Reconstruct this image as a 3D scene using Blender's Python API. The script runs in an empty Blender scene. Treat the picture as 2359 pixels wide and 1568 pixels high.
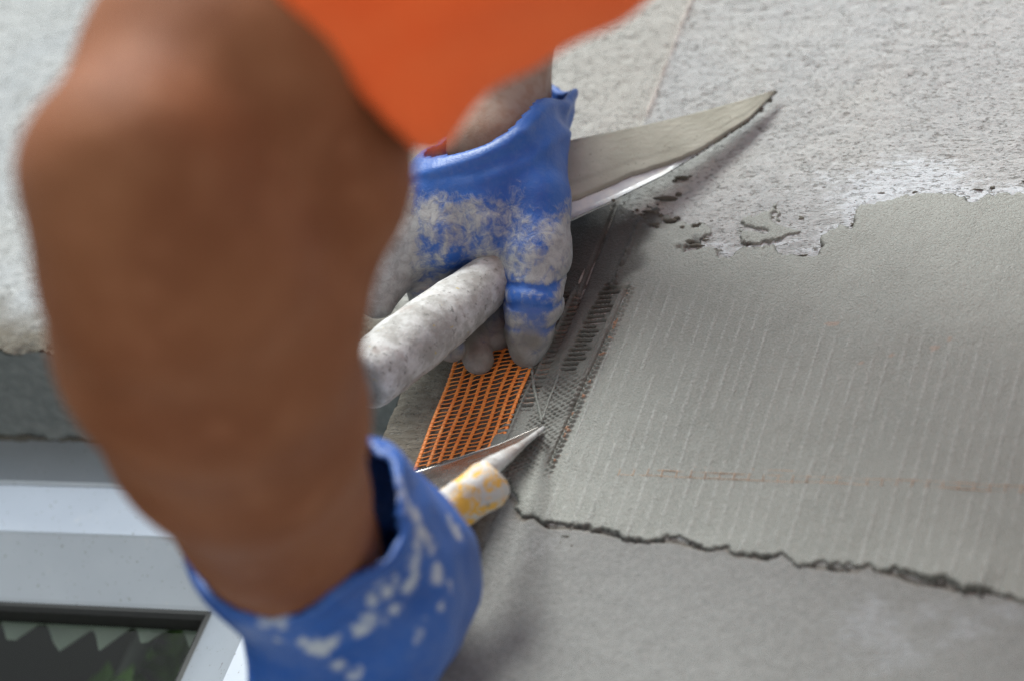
import bpy, math, random
import numpy as np
from mathutils import Vector, Matrix

random.seed(4)
rng = np.random.default_rng(7)
scene = bpy.context.scene
COL = scene.collection

# ------------------------------------------------------------------ camera
FPX, ANCHOR_D = 6997.0, 1.54
cu = np.array([.9164, -.0056, .4002]); cv = np.array([.2858, .7093, -.6445])
cu /= np.linalg.norm(cu); cv -= cu * (cu @ cv); cv /= np.linalg.norm(cv); cn = np.cross(cu, cv)
def c2w(c): return np.array([c @ cu, -(c @ cn), c @ cv])
def cray(px, py): return np.array([(px - 1180) / FPX, -(py - 784) / FPX, -1.0])
CAM = np.array([0, 0, 2.5]) - c2w(cray(1300, 700) * ANCHOR_D)

def W(px, py, d):                      # a point at depth d
    return CAM + c2w(cray(px, py) * d)
def Wp(px, py, y=0.0):                 # where the view meets the plane Y = y
    r = c2w(cray(px, py)); return CAM + r * ((y - CAM[1]) / r[1])
def dep(px, py, y=0.0):
    r = c2w(cray(px, py)); return (y - CAM[1]) / r[1]
def Hh(px, py, h):                     # h metres in front of the facade
    return W(px, py, dep(px, py) - h)

cam_data = bpy.data.cameras.new('camera'); cam = bpy.data.objects.new('camera', cam_data); COL.objects.link(cam)
right, upv, back = c2w(np.array([1., 0, 0])), c2w(np.array([0, 1., 0])), c2w(np.array([0, 0, 1.]))
cam.matrix_world = Matrix(((right[0], upv[0], back[0], CAM[0]), (right[1], upv[1], back[1], CAM[1]),
                           (right[2], upv[2], back[2], CAM[2]), (0, 0, 0, 1)))
cam_data.sensor_width = 23.6; cam_data.lens = 70.0
cam_data.clip_start = 0.02; cam_data.clip_end = 400
cam_data.dof.use_dof = True
cam_data.dof.focus_distance = 1.505
cam_data.dof.aperture_fstop = 2.8
cam_data.dof.aperture_blades = 9
scene.camera = cam

# ------------------------------------------------------------------ light
world = bpy.data.worlds.new('World'); scene.world = world; world.use_nodes = True
wn = world.node_tree; wn.nodes.clear()
SUN_EL, SUN_AZ = math.radians(47), math.radians(200)
sky = wn.nodes.new('ShaderNodeTexSky'); sky.sky_type = 'NISHITA'; sky.sun_disc = False
sky.sun_elevation = SUN_EL
sun_dir = Vector((-.46, -.89, .0)).normalized() * math.cos(SUN_EL) + Vector((0, 0, math.sin(SUN_EL)))
sky.sun_rotation = math.atan2(sun_dir.x, sun_dir.y)
sky.air_density = 1.0; sky.dust_density = 1.2; sky.ozone_density = 0.6
hsv = wn.nodes.new('ShaderNodeHueSaturation'); hsv.inputs['Saturation'].default_value = 0.55
bg = wn.nodes.new('ShaderNodeBackground'); bg.inputs[1].default_value = 0.105
wo = wn.nodes.new('ShaderNodeOutputWorld')
wn.links.new(sky.outputs[0], hsv.inputs['Color']); tint = wn.nodes.new('ShaderNodeMix'); tint.data_type = 'RGBA'; tint.blend_type = 'MULTIPLY'; tint.inputs[0].default_value = 1; tint.inputs[7].default_value = (.97, 1.015, 1.0, 1)
wn.links.new(hsv.outputs[0], tint.inputs[6]); wn.links.new(tint.outputs[2], bg.inputs[0]); wn.links.new(bg.outputs[0], wo.inputs[0])
sl = bpy.data.lights.new('sun', 'SUN'); sl.energy = 2.5; sl.angle = math.radians(22); sl.color = (.96, 1, .96)
so = bpy.data.objects.new('sun', sl); COL.objects.link(so)
so.rotation_euler = sun_dir.to_track_quat('Z', 'Y').to_euler(); so.location = (-3, -5, 8)
vs = scene.view_settings; vs.view_transform = 'Standard'; vs.look = 'None'; vs.gamma = 1; vs.use_curve_mapping = False
vs.exposure = 0.84
scene.render.engine = 'CYCLES'; scene.cycles.use_denoising = True; scene.cycles.denoising_prefilter = 'NONE'; scene.cycles.use_adaptive_sampling = False
scene.cycles.max_bounces = 8; scene.cycles.diffuse_bounces = 4

# ------------------------------------------------------------------ noise and fields
def _hash(ix, iy, iz, s):
    h = (ix.astype(np.int64) * 374761393 + iy.astype(np.int64) * 668265263 + iz.astype(np.int64) * 2147483647 + s * 974634777) & 0xffffffff
    h = ((h ^ (h >> 13)) * 1274126177) & 0xffffffff
    h = ((h ^ (h >> 16)) * 2246822519) & 0xffffffff
    return ((h ^ (h >> 15)) & 0xffffff).astype(np.float64) / 0xffffff
def vnoise2(x, y, s=0):
    ix, iy = np.floor(x), np.floor(y); fx, fy = x - ix, y - iy
    fx = fx * fx * fx * (fx * (fx * 6 - 15) + 10); fy = fy * fy * fy * (fy * (fy * 6 - 15) + 10)
    z = np.zeros_like(ix)
    a, b, c, d = _hash(ix, iy, z, s), _hash(ix + 1, iy, z, s), _hash(ix, iy + 1, z, s), _hash(ix + 1, iy + 1, z, s)
    return (a + (b - a) * fx) * (1 - fy) + (c + (d - c) * fx) * fy - .5
def fbm2(x, y, s=0, o=4, g=.5):
    r, a = 0, 1.0
    for k in range(o):
        r = r + a * vnoise2(x * 2 ** k + 17.3 * k, y * 2 ** k - 9.1 * k, s + k); a *= g
    return r
def vnoise3(p, s=0):
    i = np.floor(p); f = p - i; f = f * f * (3 - 2 * f); r = 0
    for dx in (0, 1):
        for dy in (0, 1):
            for dz in (0, 1):
                w = (f[..., 0] if dx else 1 - f[..., 0]) * (f[..., 1] if dy else 1 - f[..., 1]) * (f[..., 2] if dz else 1 - f[..., 2])
                r = r + w * _hash(i[..., 0] + dx, i[..., 1] + dy, i[..., 2] + dz, s)
    return r - .5
def sstep(a, b, x):
    t = np.clip((x - a) / (b - a), 0, 1); return t * t * (3 - 2 * t)
def sd_poly(X, Z, poly):               # signed distance, > 0 inside
    d = np.full(X.shape, 1e9); ins = np.zeros(X.shape, bool)
    q = len(poly)
    for i in range(q):
        (ax, az), (bx, bz) = poly[i], poly[(i + 1) % q]
        ex, ez = bx - ax, bz - az
        t = np.clip(((X - ax) * ex + (Z - az) * ez) / (ex * ex + ez * ez + 1e-12), 0, 1)
        d = np.minimum(d, np.hypot(X - ax - t * ex, Z - az - t * ez))
        if abs(bz - az) > 1e-12:
            c = ((az > Z) != (bz > Z)) & (X < (bx - ax) * (Z - az) / (bz - az) + ax)
            ins ^= c
    return np.where(ins, d, -d)
def sd_line(X, Z, pts):                # distance to an open polyline
    d = np.full(X.shape, 1e9)
    for (ax, az), (bx, bz) in zip(pts[:-1], pts[1:]):
        ex, ez = bx - ax, bz - az
        t = np.clip(((X - ax) * ex + (Z - az) * ez) / (ex * ex + ez * ez + 1e-12), 0, 1)
        d = np.minimum(d, np.hypot(X - ax - t * ex, Z - az - t * ez))
    return d
def wall_pts(pts): return [(Wp(a, b)[0], Wp(a, b)[2]) for a, b in pts]

# ------------------------------------------------------------------ objects
def thing(name, label, cat, loc=(0, 0, 0), group=None):
    o = bpy.data.objects.new(name, None); COL.objects.link(o); o.location = loc
    o.empty_display_size = .05
    o['label'] = label; o['category'] = cat
    if group: o['group'] = group
    return o
def mesh_obj(name, verts, faces, mat, parent=None, smooth=True, attrs=None, kind=None, label=None):
    verts = np.asarray(verts, float)
    if parent is not None:
        off = np.array(parent.location if parent.parent is None else parent.parent.location)
        verts = verts - off
    me = bpy.data.meshes.new(name)
    if isinstance(faces, np.ndarray):
        nf, k = faces.shape
        me.vertices.add(len(verts)); me.vertices.foreach_set('co', verts.astype(np.float32).ravel())
        me.loops.add(nf * k); me.loops.foreach_set('vertex_index', faces.astype(np.int32).ravel())
        me.polygons.add(nf); me.polygons.foreach_set('loop_start', np.arange(0, nf * k, k, dtype=np.int32))
        me.polygons.foreach_set('loop_total', np.full(nf, k, np.int32))
        me.update(calc_edges=True); me.validate()
    else:
        me.from_pydata([tuple(v) for v in verts], [], faces); me.update()
    if smooth: me.polygons.foreach_set('use_smooth', np.ones(len(me.polygons), bool))
    for k, a in (attrs or {}).items():
        at = me.attributes.new(k, 'FLOAT', 'POINT'); at.data.foreach_set('value', np.asarray(a, np.float32).ravel())
    if mat: me.materials.append(mat)
    o = bpy.data.objects.new(name, me); COL.objects.link(o)
    if parent is not None: o.parent = parent
    if kind: o['kind'] = kind
    if label: o['label'] = label
    return o
def grid_faces(nx, nz, keep=None):
    i = np.arange(nx * nz).reshape(nz, nx)
    f = np.stack([i[:-1, :-1], i[:-1, 1:], i[1:, 1:], i[1:, :-1]], -1).reshape(-1, 4)
    return f if keep is None else f[keep[i[:-1, :-1], ].ravel() if False else keep.ravel()]
def compact(verts, faces, attrs):
    used = np.unique(faces); m = np.full(len(verts), -1); m[used] = np.arange(len(used))
    return verts[used], m[faces], {k: np.asarray(a).ravel()[used] for k, a in attrs.items()}
def tube(pts, rad, seg=10, caps=True, flat=1.0, flat_dir=None, jitter=0, seed=0):
    pts = np.asarray(pts, float); n = len(pts); rad = np.broadcast_to(np.asarray(rad, float), (n,))
    tan = np.gradient(pts, axis=0); tan /= np.linalg.norm(tan, axis=1)[:, None]
    ref = np.array(flat_dir if flat_dir is not None else (0.13, .9, .3), float)
    V = []; r_ = np.random.default_rng(seed)
    for i in range(n):
        b = ref - tan[i] * (ref @ tan[i]); b /= np.linalg.norm(b); a = np.cross(tan[i], b)
        for k in range(seg):
            t = 2 * math.pi * k / seg
            j = 1 + jitter * (r_.random() - .5)
            V.append(pts[i] + rad[i] * j * (a * math.cos(t) + b * math.sin(t) * flat))
    F = [[i * seg + k, i * seg + (k + 1) % seg, (i + 1) * seg + (k + 1) % seg, (i + 1) * seg + k] for i in range(n - 1) for k in range(seg)]
    if caps:
        F.append(list(range(seg))[::-1]); F.append([(n - 1) * seg + k for k in range(seg)])
    return np.array(V), F
def join(parts):
    V, F, o = [], [], 0
    for v, f in parts:
        V.append(v); F += [[i + o for i in q] for q in f]; o += len(v)
    return np.concatenate(V), F
def box(x0, x1, y0, y1, z0, z1):
    v = np.array([(x, y, z) for x in (x0, x1) for y in (y0, y1) for z in (z0, z1)], float)
    return v, [[0, 1, 3, 2], [4, 6, 7, 5], [0, 4, 5, 1], [2, 3, 7, 6], [0, 2, 6, 4], [1, 5, 7, 3]]
def extrude_profile(prof, p0, p1, m0=None, m1=None):
    """profile of (y, s): swept from p0 to p1; s runs along direction sdir given per end"""
    n = len(prof); V = [m0(y, s) for y, s in prof] + [m1(y, s) for y, s in prof]
    F = [[i, (i + 1) % n, n + (i + 1) % n, n + i] for i in range(n)]
    F.append(list(range(n))[::-1]); F.append(list(range(n, 2 * n)))
    return np.array(V), F

# signed-distance bodies and surface nets
def sd_caps(P, a, b, ra, rb):
    ab = b - a; L2 = ab @ ab + 1e-12
    t = np.clip(((P - a) @ ab) / L2, 0, 1)
    d = np.sqrt(np.maximum(((P - a - t[..., None] * ab) ** 2).sum(-1), 1e-14))
    return d - (ra + (rb - ra) * t)
def smin(a, b, k):
    h = np.clip(.5 + .5 * (b - a) / k, 0, 1); return b + (a - b) * h - k * h * (1 - h)
def surface_nets(Fd, org, st):
    nx, ny, nz = Fd.shape
    s = Fd < 0
    c = np.zeros((nx - 1, ny - 1, nz - 1), int)
    for dx in (0, 1):
        for dy in (0, 1):
            for dz in (0, 1): c += s[dx:nx - 1 + dx, dy:ny - 1 + dy, dz:nz - 1 + dz]
    act = (c > 0) & (c < 8); idx = np.full(act.shape, -1); ii = np.argwhere(act); idx[act] = np.arange(len(ii))
    acc = np.zeros((len(ii), 3)); cnt = np.zeros(len(ii))
    cor = [(x, y, z) for x in (0, 1) for y in (0, 1) for z in (0, 1)]
    for a in range(8):
        for b in range(a + 1, 8):
            A, B = np.array(cor[a]), np.array(cor[b])
            if np.abs(A - B).sum() != 1: continue
            pa = ii + A; pb = ii + B
            fa = Fd[pa[:, 0], pa[:, 1], pa[:, 2]]; fb = Fd[pb[:, 0], pb[:, 1], pb[:, 2]]
            m = (fa < 0) != (fb < 0)
            t = np.where(m, fa / np.where(m, fa - fb, 1), 0)
            acc[m] += (pa + t[:, None] * (B - A))[m]; cnt[m] += 1
    V = org + st * acc / cnt[:, None]; Q = []
    for ax in range(3):
        sl0 = [slice(None)] * 3; sl1 = [slice(None)] * 3; sl0[ax] = slice(0, -1); sl1[ax] = slice(1, None)
        a, b = s[tuple(sl0)], s[tuple(sl1)]
        e = np.argwhere(a != b); fl = a[a != b]
        o1, o2 = (ax + 1) % 3, (ax + 2) % 3
        ok = (e[:, o1] > 0) & (e[:, o2] > 0) & (e[:, o1] < Fd.shape[o1] - 1) & (e[:, o2] < Fd.shape[o2] - 1)
        e, fl = e[ok], fl[ok]
        def g(d1, d2):
            q = e.copy(); q[:, o1] -= d1; q[:, o2] -= d2; return idx[q[:, 0], q[:, 1], q[:, 2]]
        q = np.stack([g(1, 1), g(0, 1), g(0, 0), g(1, 0)], -1)
        q[~fl] = q[~fl][:, ::-1]; Q.append(q)
    return V, np.concatenate(Q)
def sdf_build(fn, lo, hi, st):
    n = np.ceil((np.array(hi) - lo) / st).astype(int) + 1
    g = np.stack(np.meshgrid(*[lo[k] + st * np.arange(n[k]) for k in range(3)], indexing='ij'), -1)
    return surface_nets(fn(g), np.array(lo), st)
def chain_field(P, chains, k):
    d = None
    for ch in chains:
        dc = None
        for (a, ra), (b, rb) in zip(ch[:-1], ch[1:]):
            q = sd_caps(P, a, b, ra, rb); dc = q if dc is None else np.minimum(dc, q) if False else (q if dc is None else smin(dc, q, k * .6))
        d = dc if d is None else smin(d, dc, k)
    return d
def chain_bounds(chains, pad):
    pts = np.array([a for ch in chains for a, r in ch]); rs = max(r for ch in chains for a, r in ch)
    return pts.min(0) - rs - pad, pts.max(0) + rs + pad

# ------------------------------------------------------------------ materials
class NT:
    def __init__(s, name):
        s.m = bpy.data.materials.new(name); s.m.use_nodes = True; s.t = s.m.node_tree
        s.b = s.t.nodes['Principled BSDF']; s.out = s.t.nodes['Material Output']
    def n(s, typ, **k):
        q = s.t.nodes.new(typ)
        for a, b in k.items(): setattr(q, a, b)
        return q
    def put(s, sock, v):
        if hasattr(v, 'links') or isinstance(v, bpy.types.NodeSocket): s.t.links.new(v, sock)
        else: sock.default_value = v
    def coord(s, scale=(1, 1, 1)):
        c = s.n('ShaderNodeTexCoord'); m = s.n('ShaderNodeMapping'); m.inputs['Scale'].default_value = scale
        s.t.links.new(c.outputs['Object'], m.inputs[0]); return m.outputs[0]
    def noise(s, co, scale, detail=4, rough=.55, dist=0):
        q = s.n('ShaderNodeTexNoise'); s.put(q.inputs['Vector'], co); q.inputs['Scale'].default_value = scale
        q.inputs['Detail'].default_value = detail; q.inputs['Roughness'].default_value = rough; q.inputs['Distortion'].default_value = dist
        return q.outputs[0]
    def voro(s, co, scale, rnd=1):
        q = s.n('ShaderNodeTexVoronoi'); s.put(q.inputs['Vector'], co); q.inputs['Scale'].default_value = scale
        q.inputs['Randomness'].default_value = rnd; return q.outputs['Distance'], q.outputs['Color']
    def ramp(s, v, a, b, lo=0, hi=1):
        q = s.n('ShaderNodeMapRange'); q.interpolation_type = 'SMOOTHSTEP'; s.put(q.inputs[0], v)
        q.inputs[1].default_value = a; q.inputs[2].default_value = b; q.inputs[3].default_value = lo; q.inputs[4].default_value = hi
        return q.outputs[0]
    def math(s, op, a, b=0):
        q = s.n('ShaderNodeMath', operation=op); s.put(q.inputs[0], a); s.put(q.inputs[1], b); return q.outputs[0]
    def mix(s, f, a, b):
        q = s.n('ShaderNodeMix', data_type='RGBA'); s.put(q.inputs[0], f)
        for i, v in ((6, a), (7, b)):
            s.put(q.inputs[i], v if isinstance(v, bpy.types.NodeSocket) else (*v, 1))
        return q.outputs[2]
    def attr(s, name):
        q = s.n('ShaderNodeAttribute'); q.attribute_name = name; return q.outputs['Fac']
    def bump(s, h, dist, strength=1.0, normal=None):
        q = s.n('ShaderNodeBump'); s.put(q.inputs['Height'], h); q.inputs['Distance'].default_value = dist; q.inputs['Strength'].default_value = strength
        if normal is not None: s.t.links.new(normal, q.inputs['Normal'])
        return q.outputs[0]
    def set(s, color=None, rough=None, metal=None, normal=None, spec=None):
        if color is not None: s.put(s.b.inputs['Base Color'], color if isinstance(color, bpy.types.NodeSocket) else (*color, 1))
        if rough is not None: s.put(s.b.inputs['Roughness'], rough)
        if metal is not None: s.put(s.b.inputs['Metallic'], metal)
        if normal is not None: s.t.links.new(normal, s.b.inputs['Normal'])
        if spec is not None: s.put(s.b.inputs['Specular IOR Level'], spec)
        return s.m
M = {}

# dry render of the old facade; attributes steer which coat lies where
t = NT('dry_render'); co = t.coord(); cs = t.coord((.6, 1, 1.7))
big = t.noise(co, 14, 4); mid = t.noise(cs, 210, 4, .65); fine = t.noise(cs, 850, 3, .65); grain = t.noise(co, 1300, 2)
pn = t.noise(cs, 560, 2, .5); pn2 = t.noise(co, 60, 2)
pit = t.math('MULTIPLY', t.ramp(pn, .43, .35), t.ramp(pn2, .38, .6, .35, 1))
vd, vc = t.voro(cs, 230)
pit2 = t.math('MULTIPLY', t.ramp(vd, .30, .14), t.ramp(t.noise(co, 230, 1), .5, .62))
pits = t.math('MAXIMUM', pit, pit2)
low, warm, white, brown = t.attr('low'), t.attr('warm'), t.attr('white'), t.attr('brown')
pits = t.math('MULTIPLY', pits, t.ramp(low, 0, 1, 1, .10))
c = t.mix(t.ramp(mid, .35, .65), (.375, .383, .39), (.47, .474, .478))
c = t.mix(t.math('MULTIPLY', warm, .75), c, (.43, .415, .38))
c = t.mix(t.ramp(big, .35, .7, 0, .35), c, (.52, .50, .46))
wmask = t.ramp(t.math('ADD', white, t.math('MULTIPLY', t.math('SUBTRACT', mid, .5), .9)), .35, .7)
c = t.mix(wmask, c, (.58, .605, .635))
isn = t.noise(co, 330, 4, .7)
lc = t.mix(t.ramp(isn, .3, .7), (.235, .235, .227), (.295, .294, .284))
lc = t.mix(t.ramp(t.math('ADD', big, t.math('MULTIPLY', isn, .3)), .74, .95), lc, (.355, .355, .357)); lc = t.mix(t.ramp(t.math('ADD', white, t.math('MULTIPLY', t.math('SUBTRACT', mid, .5), .8)), .3, .8, 0, .8), lc, (.40, .41, .43))
c = t.mix(low, c, lc)
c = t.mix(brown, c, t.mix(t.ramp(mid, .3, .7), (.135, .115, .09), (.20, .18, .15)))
c = t.mix(t.math('MULTIPLY', t.attr('seam'), .8), c, (.56, .49, .45))
c = t.mix(t.math('MULTIPLY', pits, .68), c, (.21, .20, .18))
iz = t.n('ShaderNodeMix'); t.put(iz.inputs[0], low); t.put(iz.inputs[2], mid); t.put(iz.inputs[3], isn)
hgt = t.math('SUBTRACT', t.math('ADD', t.math('MULTIPLY', fine, .5), t.math('MULTIPLY', iz.outputs[0], .5)), t.math('MULTIPLY', pits, .9))
nrm = t.bump(hgt, .0016, .8); nrm = t.bump(grain, .0005, .5, nrm)
M['dry'] = t.set(c, .92, 0, nrm, .25)

t = NT('wet_plaster'); co = t.coord(); cst = t.coord((1, 1, .28))
big = t.noise(co, 16, 3); g = t.noise(co, 760, 2, .7); st = t.noise(cst, 300, 3); gg = t.noise(co, 1500, 2)
darken, rust = t.attr('darken'), t.attr('rust')
c = t.mix(t.ramp(big, .3, .7), (.188, .192, .170), (.226, .23, .205))
c = t.mix(t.ramp(g, .42, .66, 0, .5), c, (.33, .328, .30))
c = t.mix(t.math('MULTIPLY', t.attr('crest'), t.ramp(g, .35, .6, .1, .75)), c, (.42, .42, .40))  # ridge crests coloured lighter, standing in for glints
c = t.mix(darken, c, (.055, .048, .040))  # dark tone for wet mortar, imprint pits and painted shade
c = t.mix(rust, c, (.44, .20, .10))
nrm = t.bump(t.math('ADD', t.math('MULTIPLY', g, .55), t.math('MULTIPLY', st, .35)), .0013, .8); nrm = t.bump(gg, .0005, .6, nrm)
M['wet'] = t.set(c, t.ramp(g, .3, .7, .42, .62), 0, nrm, .5)

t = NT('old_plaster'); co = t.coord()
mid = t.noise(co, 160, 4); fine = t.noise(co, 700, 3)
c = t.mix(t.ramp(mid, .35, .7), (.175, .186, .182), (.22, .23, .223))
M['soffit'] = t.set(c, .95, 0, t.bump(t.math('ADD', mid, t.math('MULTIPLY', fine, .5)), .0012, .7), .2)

t = NT('plaster_crumb'); co = t.coord(); g = t.noise(co, 420, 4)
M['crumb'] = t.set(t.mix(g, (.06, .053, .043), (.165, .152, .128)), .85, 0, t.bump(g, .001, .8), .3)

t = NT('lacquered_metal'); co = t.coord(); g = t.noise(co, 22, 3); sp = t.noise(co, 480, 1)
c = t.mix(t.ramp(g, .3, .75), (.47, .50, .545), (.51, .54, .585)); c = t.mix(t.ramp(sp, .68, .76, 0, .7), c, (.25, .24, .22)); c = t.mix(t.ramp(t.noise(co, 75, 5, .7), .60, .72, 0, .35), c, (.62, .61, .58))
M['pvc'] = t.set(c, .25, .5, t.bump(g, .0006, .15), .6)
t = NT('gasket_rubber'); M['rubber'] = t.set(t.mix(t.noise(t.coord(), 300, 2), (.012, .012, .012), (.03, .03, .028)), .6)
t = NT('glazing'); tr = t.n('ShaderNodeBsdfTransparent'); tr.inputs[0].default_value = (.86, .9, .87, 1)
gl = t.n('ShaderNodeBsdfGlossy'); gl.inputs['Roughness'].default_value = .01; fr = t.n('ShaderNodeFresnel'); fr.inputs[0].default_value = 1.5
ms = t.n('ShaderNodeMixShader'); gb = t.n('ShaderNodeNewGeometry'); t.t.links.new(t.math('MULTIPLY', fr.outputs[0], t.math('SUBTRACT', .35, t.math('MULTIPLY', gb.outputs['Backfacing'], .35))), ms.inputs[0]); t.t.links.new(tr.outputs[0], ms.inputs[1]); t.t.links.new(gl.outputs[0], ms.inputs[2])
t.t.links.new(ms.outputs[0], t.out.inputs[0]); t.t.nodes.remove(t.b); M['glass'] = t.m
t = NT('scallop_cloth'); co = t.coord(); g = t.noise(co, 900, 2)
M['cloth'] = t.set(t.mix(g, (.70, .73, .65), (.80, .82, .75)), .9, 0, t.bump(g, .0005, .5), .1)
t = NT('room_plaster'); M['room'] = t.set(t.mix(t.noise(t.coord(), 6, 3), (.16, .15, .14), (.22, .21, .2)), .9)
t = NT('reflection_pole'); M['pole'] = t.set(t.mix(t.noise(t.coord(), 30, 3), (.66, .64, .60), (.78, .76, .73)), .5)
t = NT('leaf_green'); M['leaf'] = t.set(t.mix(t.noise(t.coord(), 40, 3), (.12, .24, .05), (.25, .40, .12)), .5)
t = NT('clay_pot'); M['pot'] = t.set(t.mix(t.noise(t.coord(), 40, 3), (.30, .13, .07), (.4, .19, .1)), .8)

t = NT('skin'); co = t.coord(); big = t.noise(co, 18, 3); mid = t.noise(co, 70, 3); fine = t.noise(co, 900, 3)
c = t.mix(t.ramp(big, .3, .7), (.215, .072, .029), (.275, .104, .046)); c = t.mix(t.ramp(mid, .5, .75, 0, .45), c, (.33, .130, .064))
t.b.inputs['Subsurface Weight'].default_value = .12; t.b.inputs['Subsurface Radius'].default_value = (1, .35, .2); t.b.inputs['Subsurface Scale'].default_value = .004
c = t.mix(t.math('MULTIPLY', t.attr('pale'), t.ramp(t.noise(co, 120, 4), .25, .6, .55, .95)), c, (.46, .37, .31))  # wrist skin lightened in colour, in place of light reaching it
M['skin'] = t.set(c, .64, 0, t.bump(t.math('ADD', fine, t.math('MULTIPLY', mid, 1.5)), .0007, .5), .2)
t = NT('hair'); M['hair'] = t.set(t.mix(t.noise(t.coord(), 200, 3), (.01, .008, .006), (.04, .03, .02)), .6)
t = NT('orange_jersey'); co = t.coord(); g = t.noise(co, 1200, 2); big = t.noise(co, 20, 3)
c = t.mix(t.ramp(big, .3, .7), (1.0, .135, .034), (1.0, .165, .046))
t.b.inputs['Sheen Weight'].default_value = .4; t.b.inputs['Sheen Tint'].default_value = (1, .3, .12, 1); t.b.inputs['Sheen Roughness'].default_value = .6
M['shirt'] = t.set(c, .85, 0, t.bump(g, .0006, .4), .15)
trl = t.n('ShaderNodeBsdfTranslucent'); t.t.links.new(c, trl.inputs[0]); mx = t.n('ShaderNodeMixShader'); mx.inputs[0].default_value = .0
t.t.links.new(t.b.outputs[0], mx.inputs[1]); t.t.links.new(trl.outputs[0], mx.inputs[2]); t.t.links.new(mx.outputs[0], t.out.inputs[0])
t = NT('navy_trousers'); M['trousers'] = t.set(t.mix(t.noise(t.coord(), 300, 3), (.02, .025, .04), (.04, .045, .07)), .9)

def glove_mat(name, lo, hi, splash):
    t = NT(name); co = t.coord(); cs = t.coord((1, 1, .45))
    n1 = t.noise(cs, 46, 6, .66, .35); n2 = t.noise(co, 190, 5, .7, .6); n3 = t.noise(co, 900, 2); big = t.noise(co, 20, 3)
    dust = t.attr('dust')
    v = t.math('ADD', t.math('ADD', t.math('MULTIPLY', n1, .75), t.math('MULTIPLY', n2, .34)), t.math('MULTIPLY', dust, .62))
    m = t.ramp(v, lo, hi)
    blue = t.mix(t.ramp(big, .3, .7), (.013, .078, .33), (.026, .118, .44))
    pl = t.mix(t.ramp(n2, .3, .7), (.30, .285, .26), (.46, .45, .43))
    film = t.mix(.10, blue, (.35, .36, .37))
    blue = t.mix(t.ramp(n2, .4, .7, 0, .8), blue, film)
    c = t.mix(t.math('MULTIPLY', m, .92), blue, pl)
    c = t.mix(t.attr('grime'), c, t.mix(n2, (.13, .115, .095), (.24, .215, .185)))
    if splash is not None:
        c = t.mix(t.math('MULTIPLY', t.attr('splash'), splash), c, (.60, .62, .64))
    rg = t.math('ADD', t.math('MULTIPLY', m, .35), .42)
    nrm = t.bump(t.math('ADD', t.math('MULTIPLY', m, .5), t.math('MULTIPLY', n2, .5)), .0009, .6); nrm = t.bump(n3, .0003, .4, nrm)
    return t.set(c, rg, 0, nrm, .45)
M['glove_r'] = glove_mat('dusty_blue_rubber', .58, .78, None)
M['glove_l'] = glove_mat('blue_rubber', .77, .94, .85)

t = NT('mortar_coat'); co = t.coord(); cst = t.coord((1, 1, 1)); g = t.noise(co, 700, 3, .6); big = t.noise(co, 45, 4); gg = t.noise(co, 1300, 2)
c = t.mix(t.ramp(big, .3, .7), (.38, .37, .31), (.46, .45, .385)); c = t.mix(t.ramp(g, .62, .72, 0, .5), c, (.17, .155, .12))
c = t.mix(t.attr('edge'), c, t.mix(g, (.12, .11, .09), (.25, .24, .2)))
M['mortar'] = t.set(c, .82, 0, t.bump(t.math('ADD', g, t.math('MULTIPLY', gg, .4)), .0004, .4), .3)
t = NT('dull_steel'); co = t.coord(); g = t.noise(co, 160, 4)
M['steel'] = t.set(t.mix(t.ramp(g, .4, .7), (.55, .56, .58), (.68, .67, .65)), t.ramp(g, .3, .7, .35, .6), .35, t.bump(g, .0003, .3))
t = NT('wet_steel'); co = t.coord(); g = t.noise(co, 120, 4)
M['steel_wet'] = t.set(t.mix(t.ramp(g, .4, .75), (.36, .33, .31), (.28, .255, .235)), t.ramp(g, .3, .7, .16, .34), .85, t.bump(g, .0003, .25))
t = NT('plastered_grip'); co = t.coord(); a = t.noise(co, 95, 5, .65); b = t.noise(co, 260, 4, .6); d = t.noise(co, 36, 3)
c = t.mix(t.ramp(a, .35, .65), (.36, .345, .325), (.60, .595, .585)); c = t.mix(t.ramp(b, .56, .72, 0, .7), c, (.15, .145, .13))
c = t.mix(t.ramp(d, .55, .68, 0, .5), c, (.36, .27, .235)); c = t.mix(t.ramp(t.noise(co, 210, 2), .70, .76, 0, .6), c, (.55, .42, .12))
c = t.mix(t.attr('grime'), c, (.085, .08, .07))
M['grip'] = t.set(c, .75, 0, t.bump(t.math('ADD', a, t.math('MULTIPLY', b, .6)), .0013, .6), .3)
t = NT('yellow_grip'); co = t.coord(); a = t.noise(co, 105, 5, .65, 1.2); b = t.noise(co, 200, 4, .6, .6)
c = t.mix(t.ramp(a, .44, .54), (.85, .47, .07), (.60, .57, .54)); c = t.mix(t.ramp(b, .60, .72, 0, .8), c, (.28, .275, .25))
c = t.mix(t.ramp(t.noise(co, 150, 4, .6, .8), .50, .60, 0, .75), c, (.62, .58, .53)); c = t.mix(t.ramp(t.noise(co, 120, 3), .58, .68, 0, .6), c, (.78, .47, .27))
M['yellow'] = t.set(c, .6, 0, t.bump(t.math('ADD', a, b), .001, .5), .4)
t = NT('white_plaster_smear'); co = t.coord(); b = t.noise(co, 260, 3)
M['smear'] = t.set(t.mix(b, (.42, .42, .42), (.66, .66, .66)), .8, 0, t.bump(b, .0008, .5))
t = NT('orange_fibre'); co = t.coord(); b = t.noise(co, 220, 3)
c = t.mix(t.ramp(b, .3, .7), (.86, .24, .040), (.92, .33, .075)); c = t.mix(t.ramp(t.noise(co, 130, 4), .62, .75, 0, .6), c, (.30, .17, .10))
M['orange'] = t.set(c, .55, 0, None, .4)
t = NT('muddy_fibre'); M['mud_orange'] = t.set(t.mix(t.noise(t.coord(), 160, 3), (.34, .26, .20), (.62, .34, .18)), .7)
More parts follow.
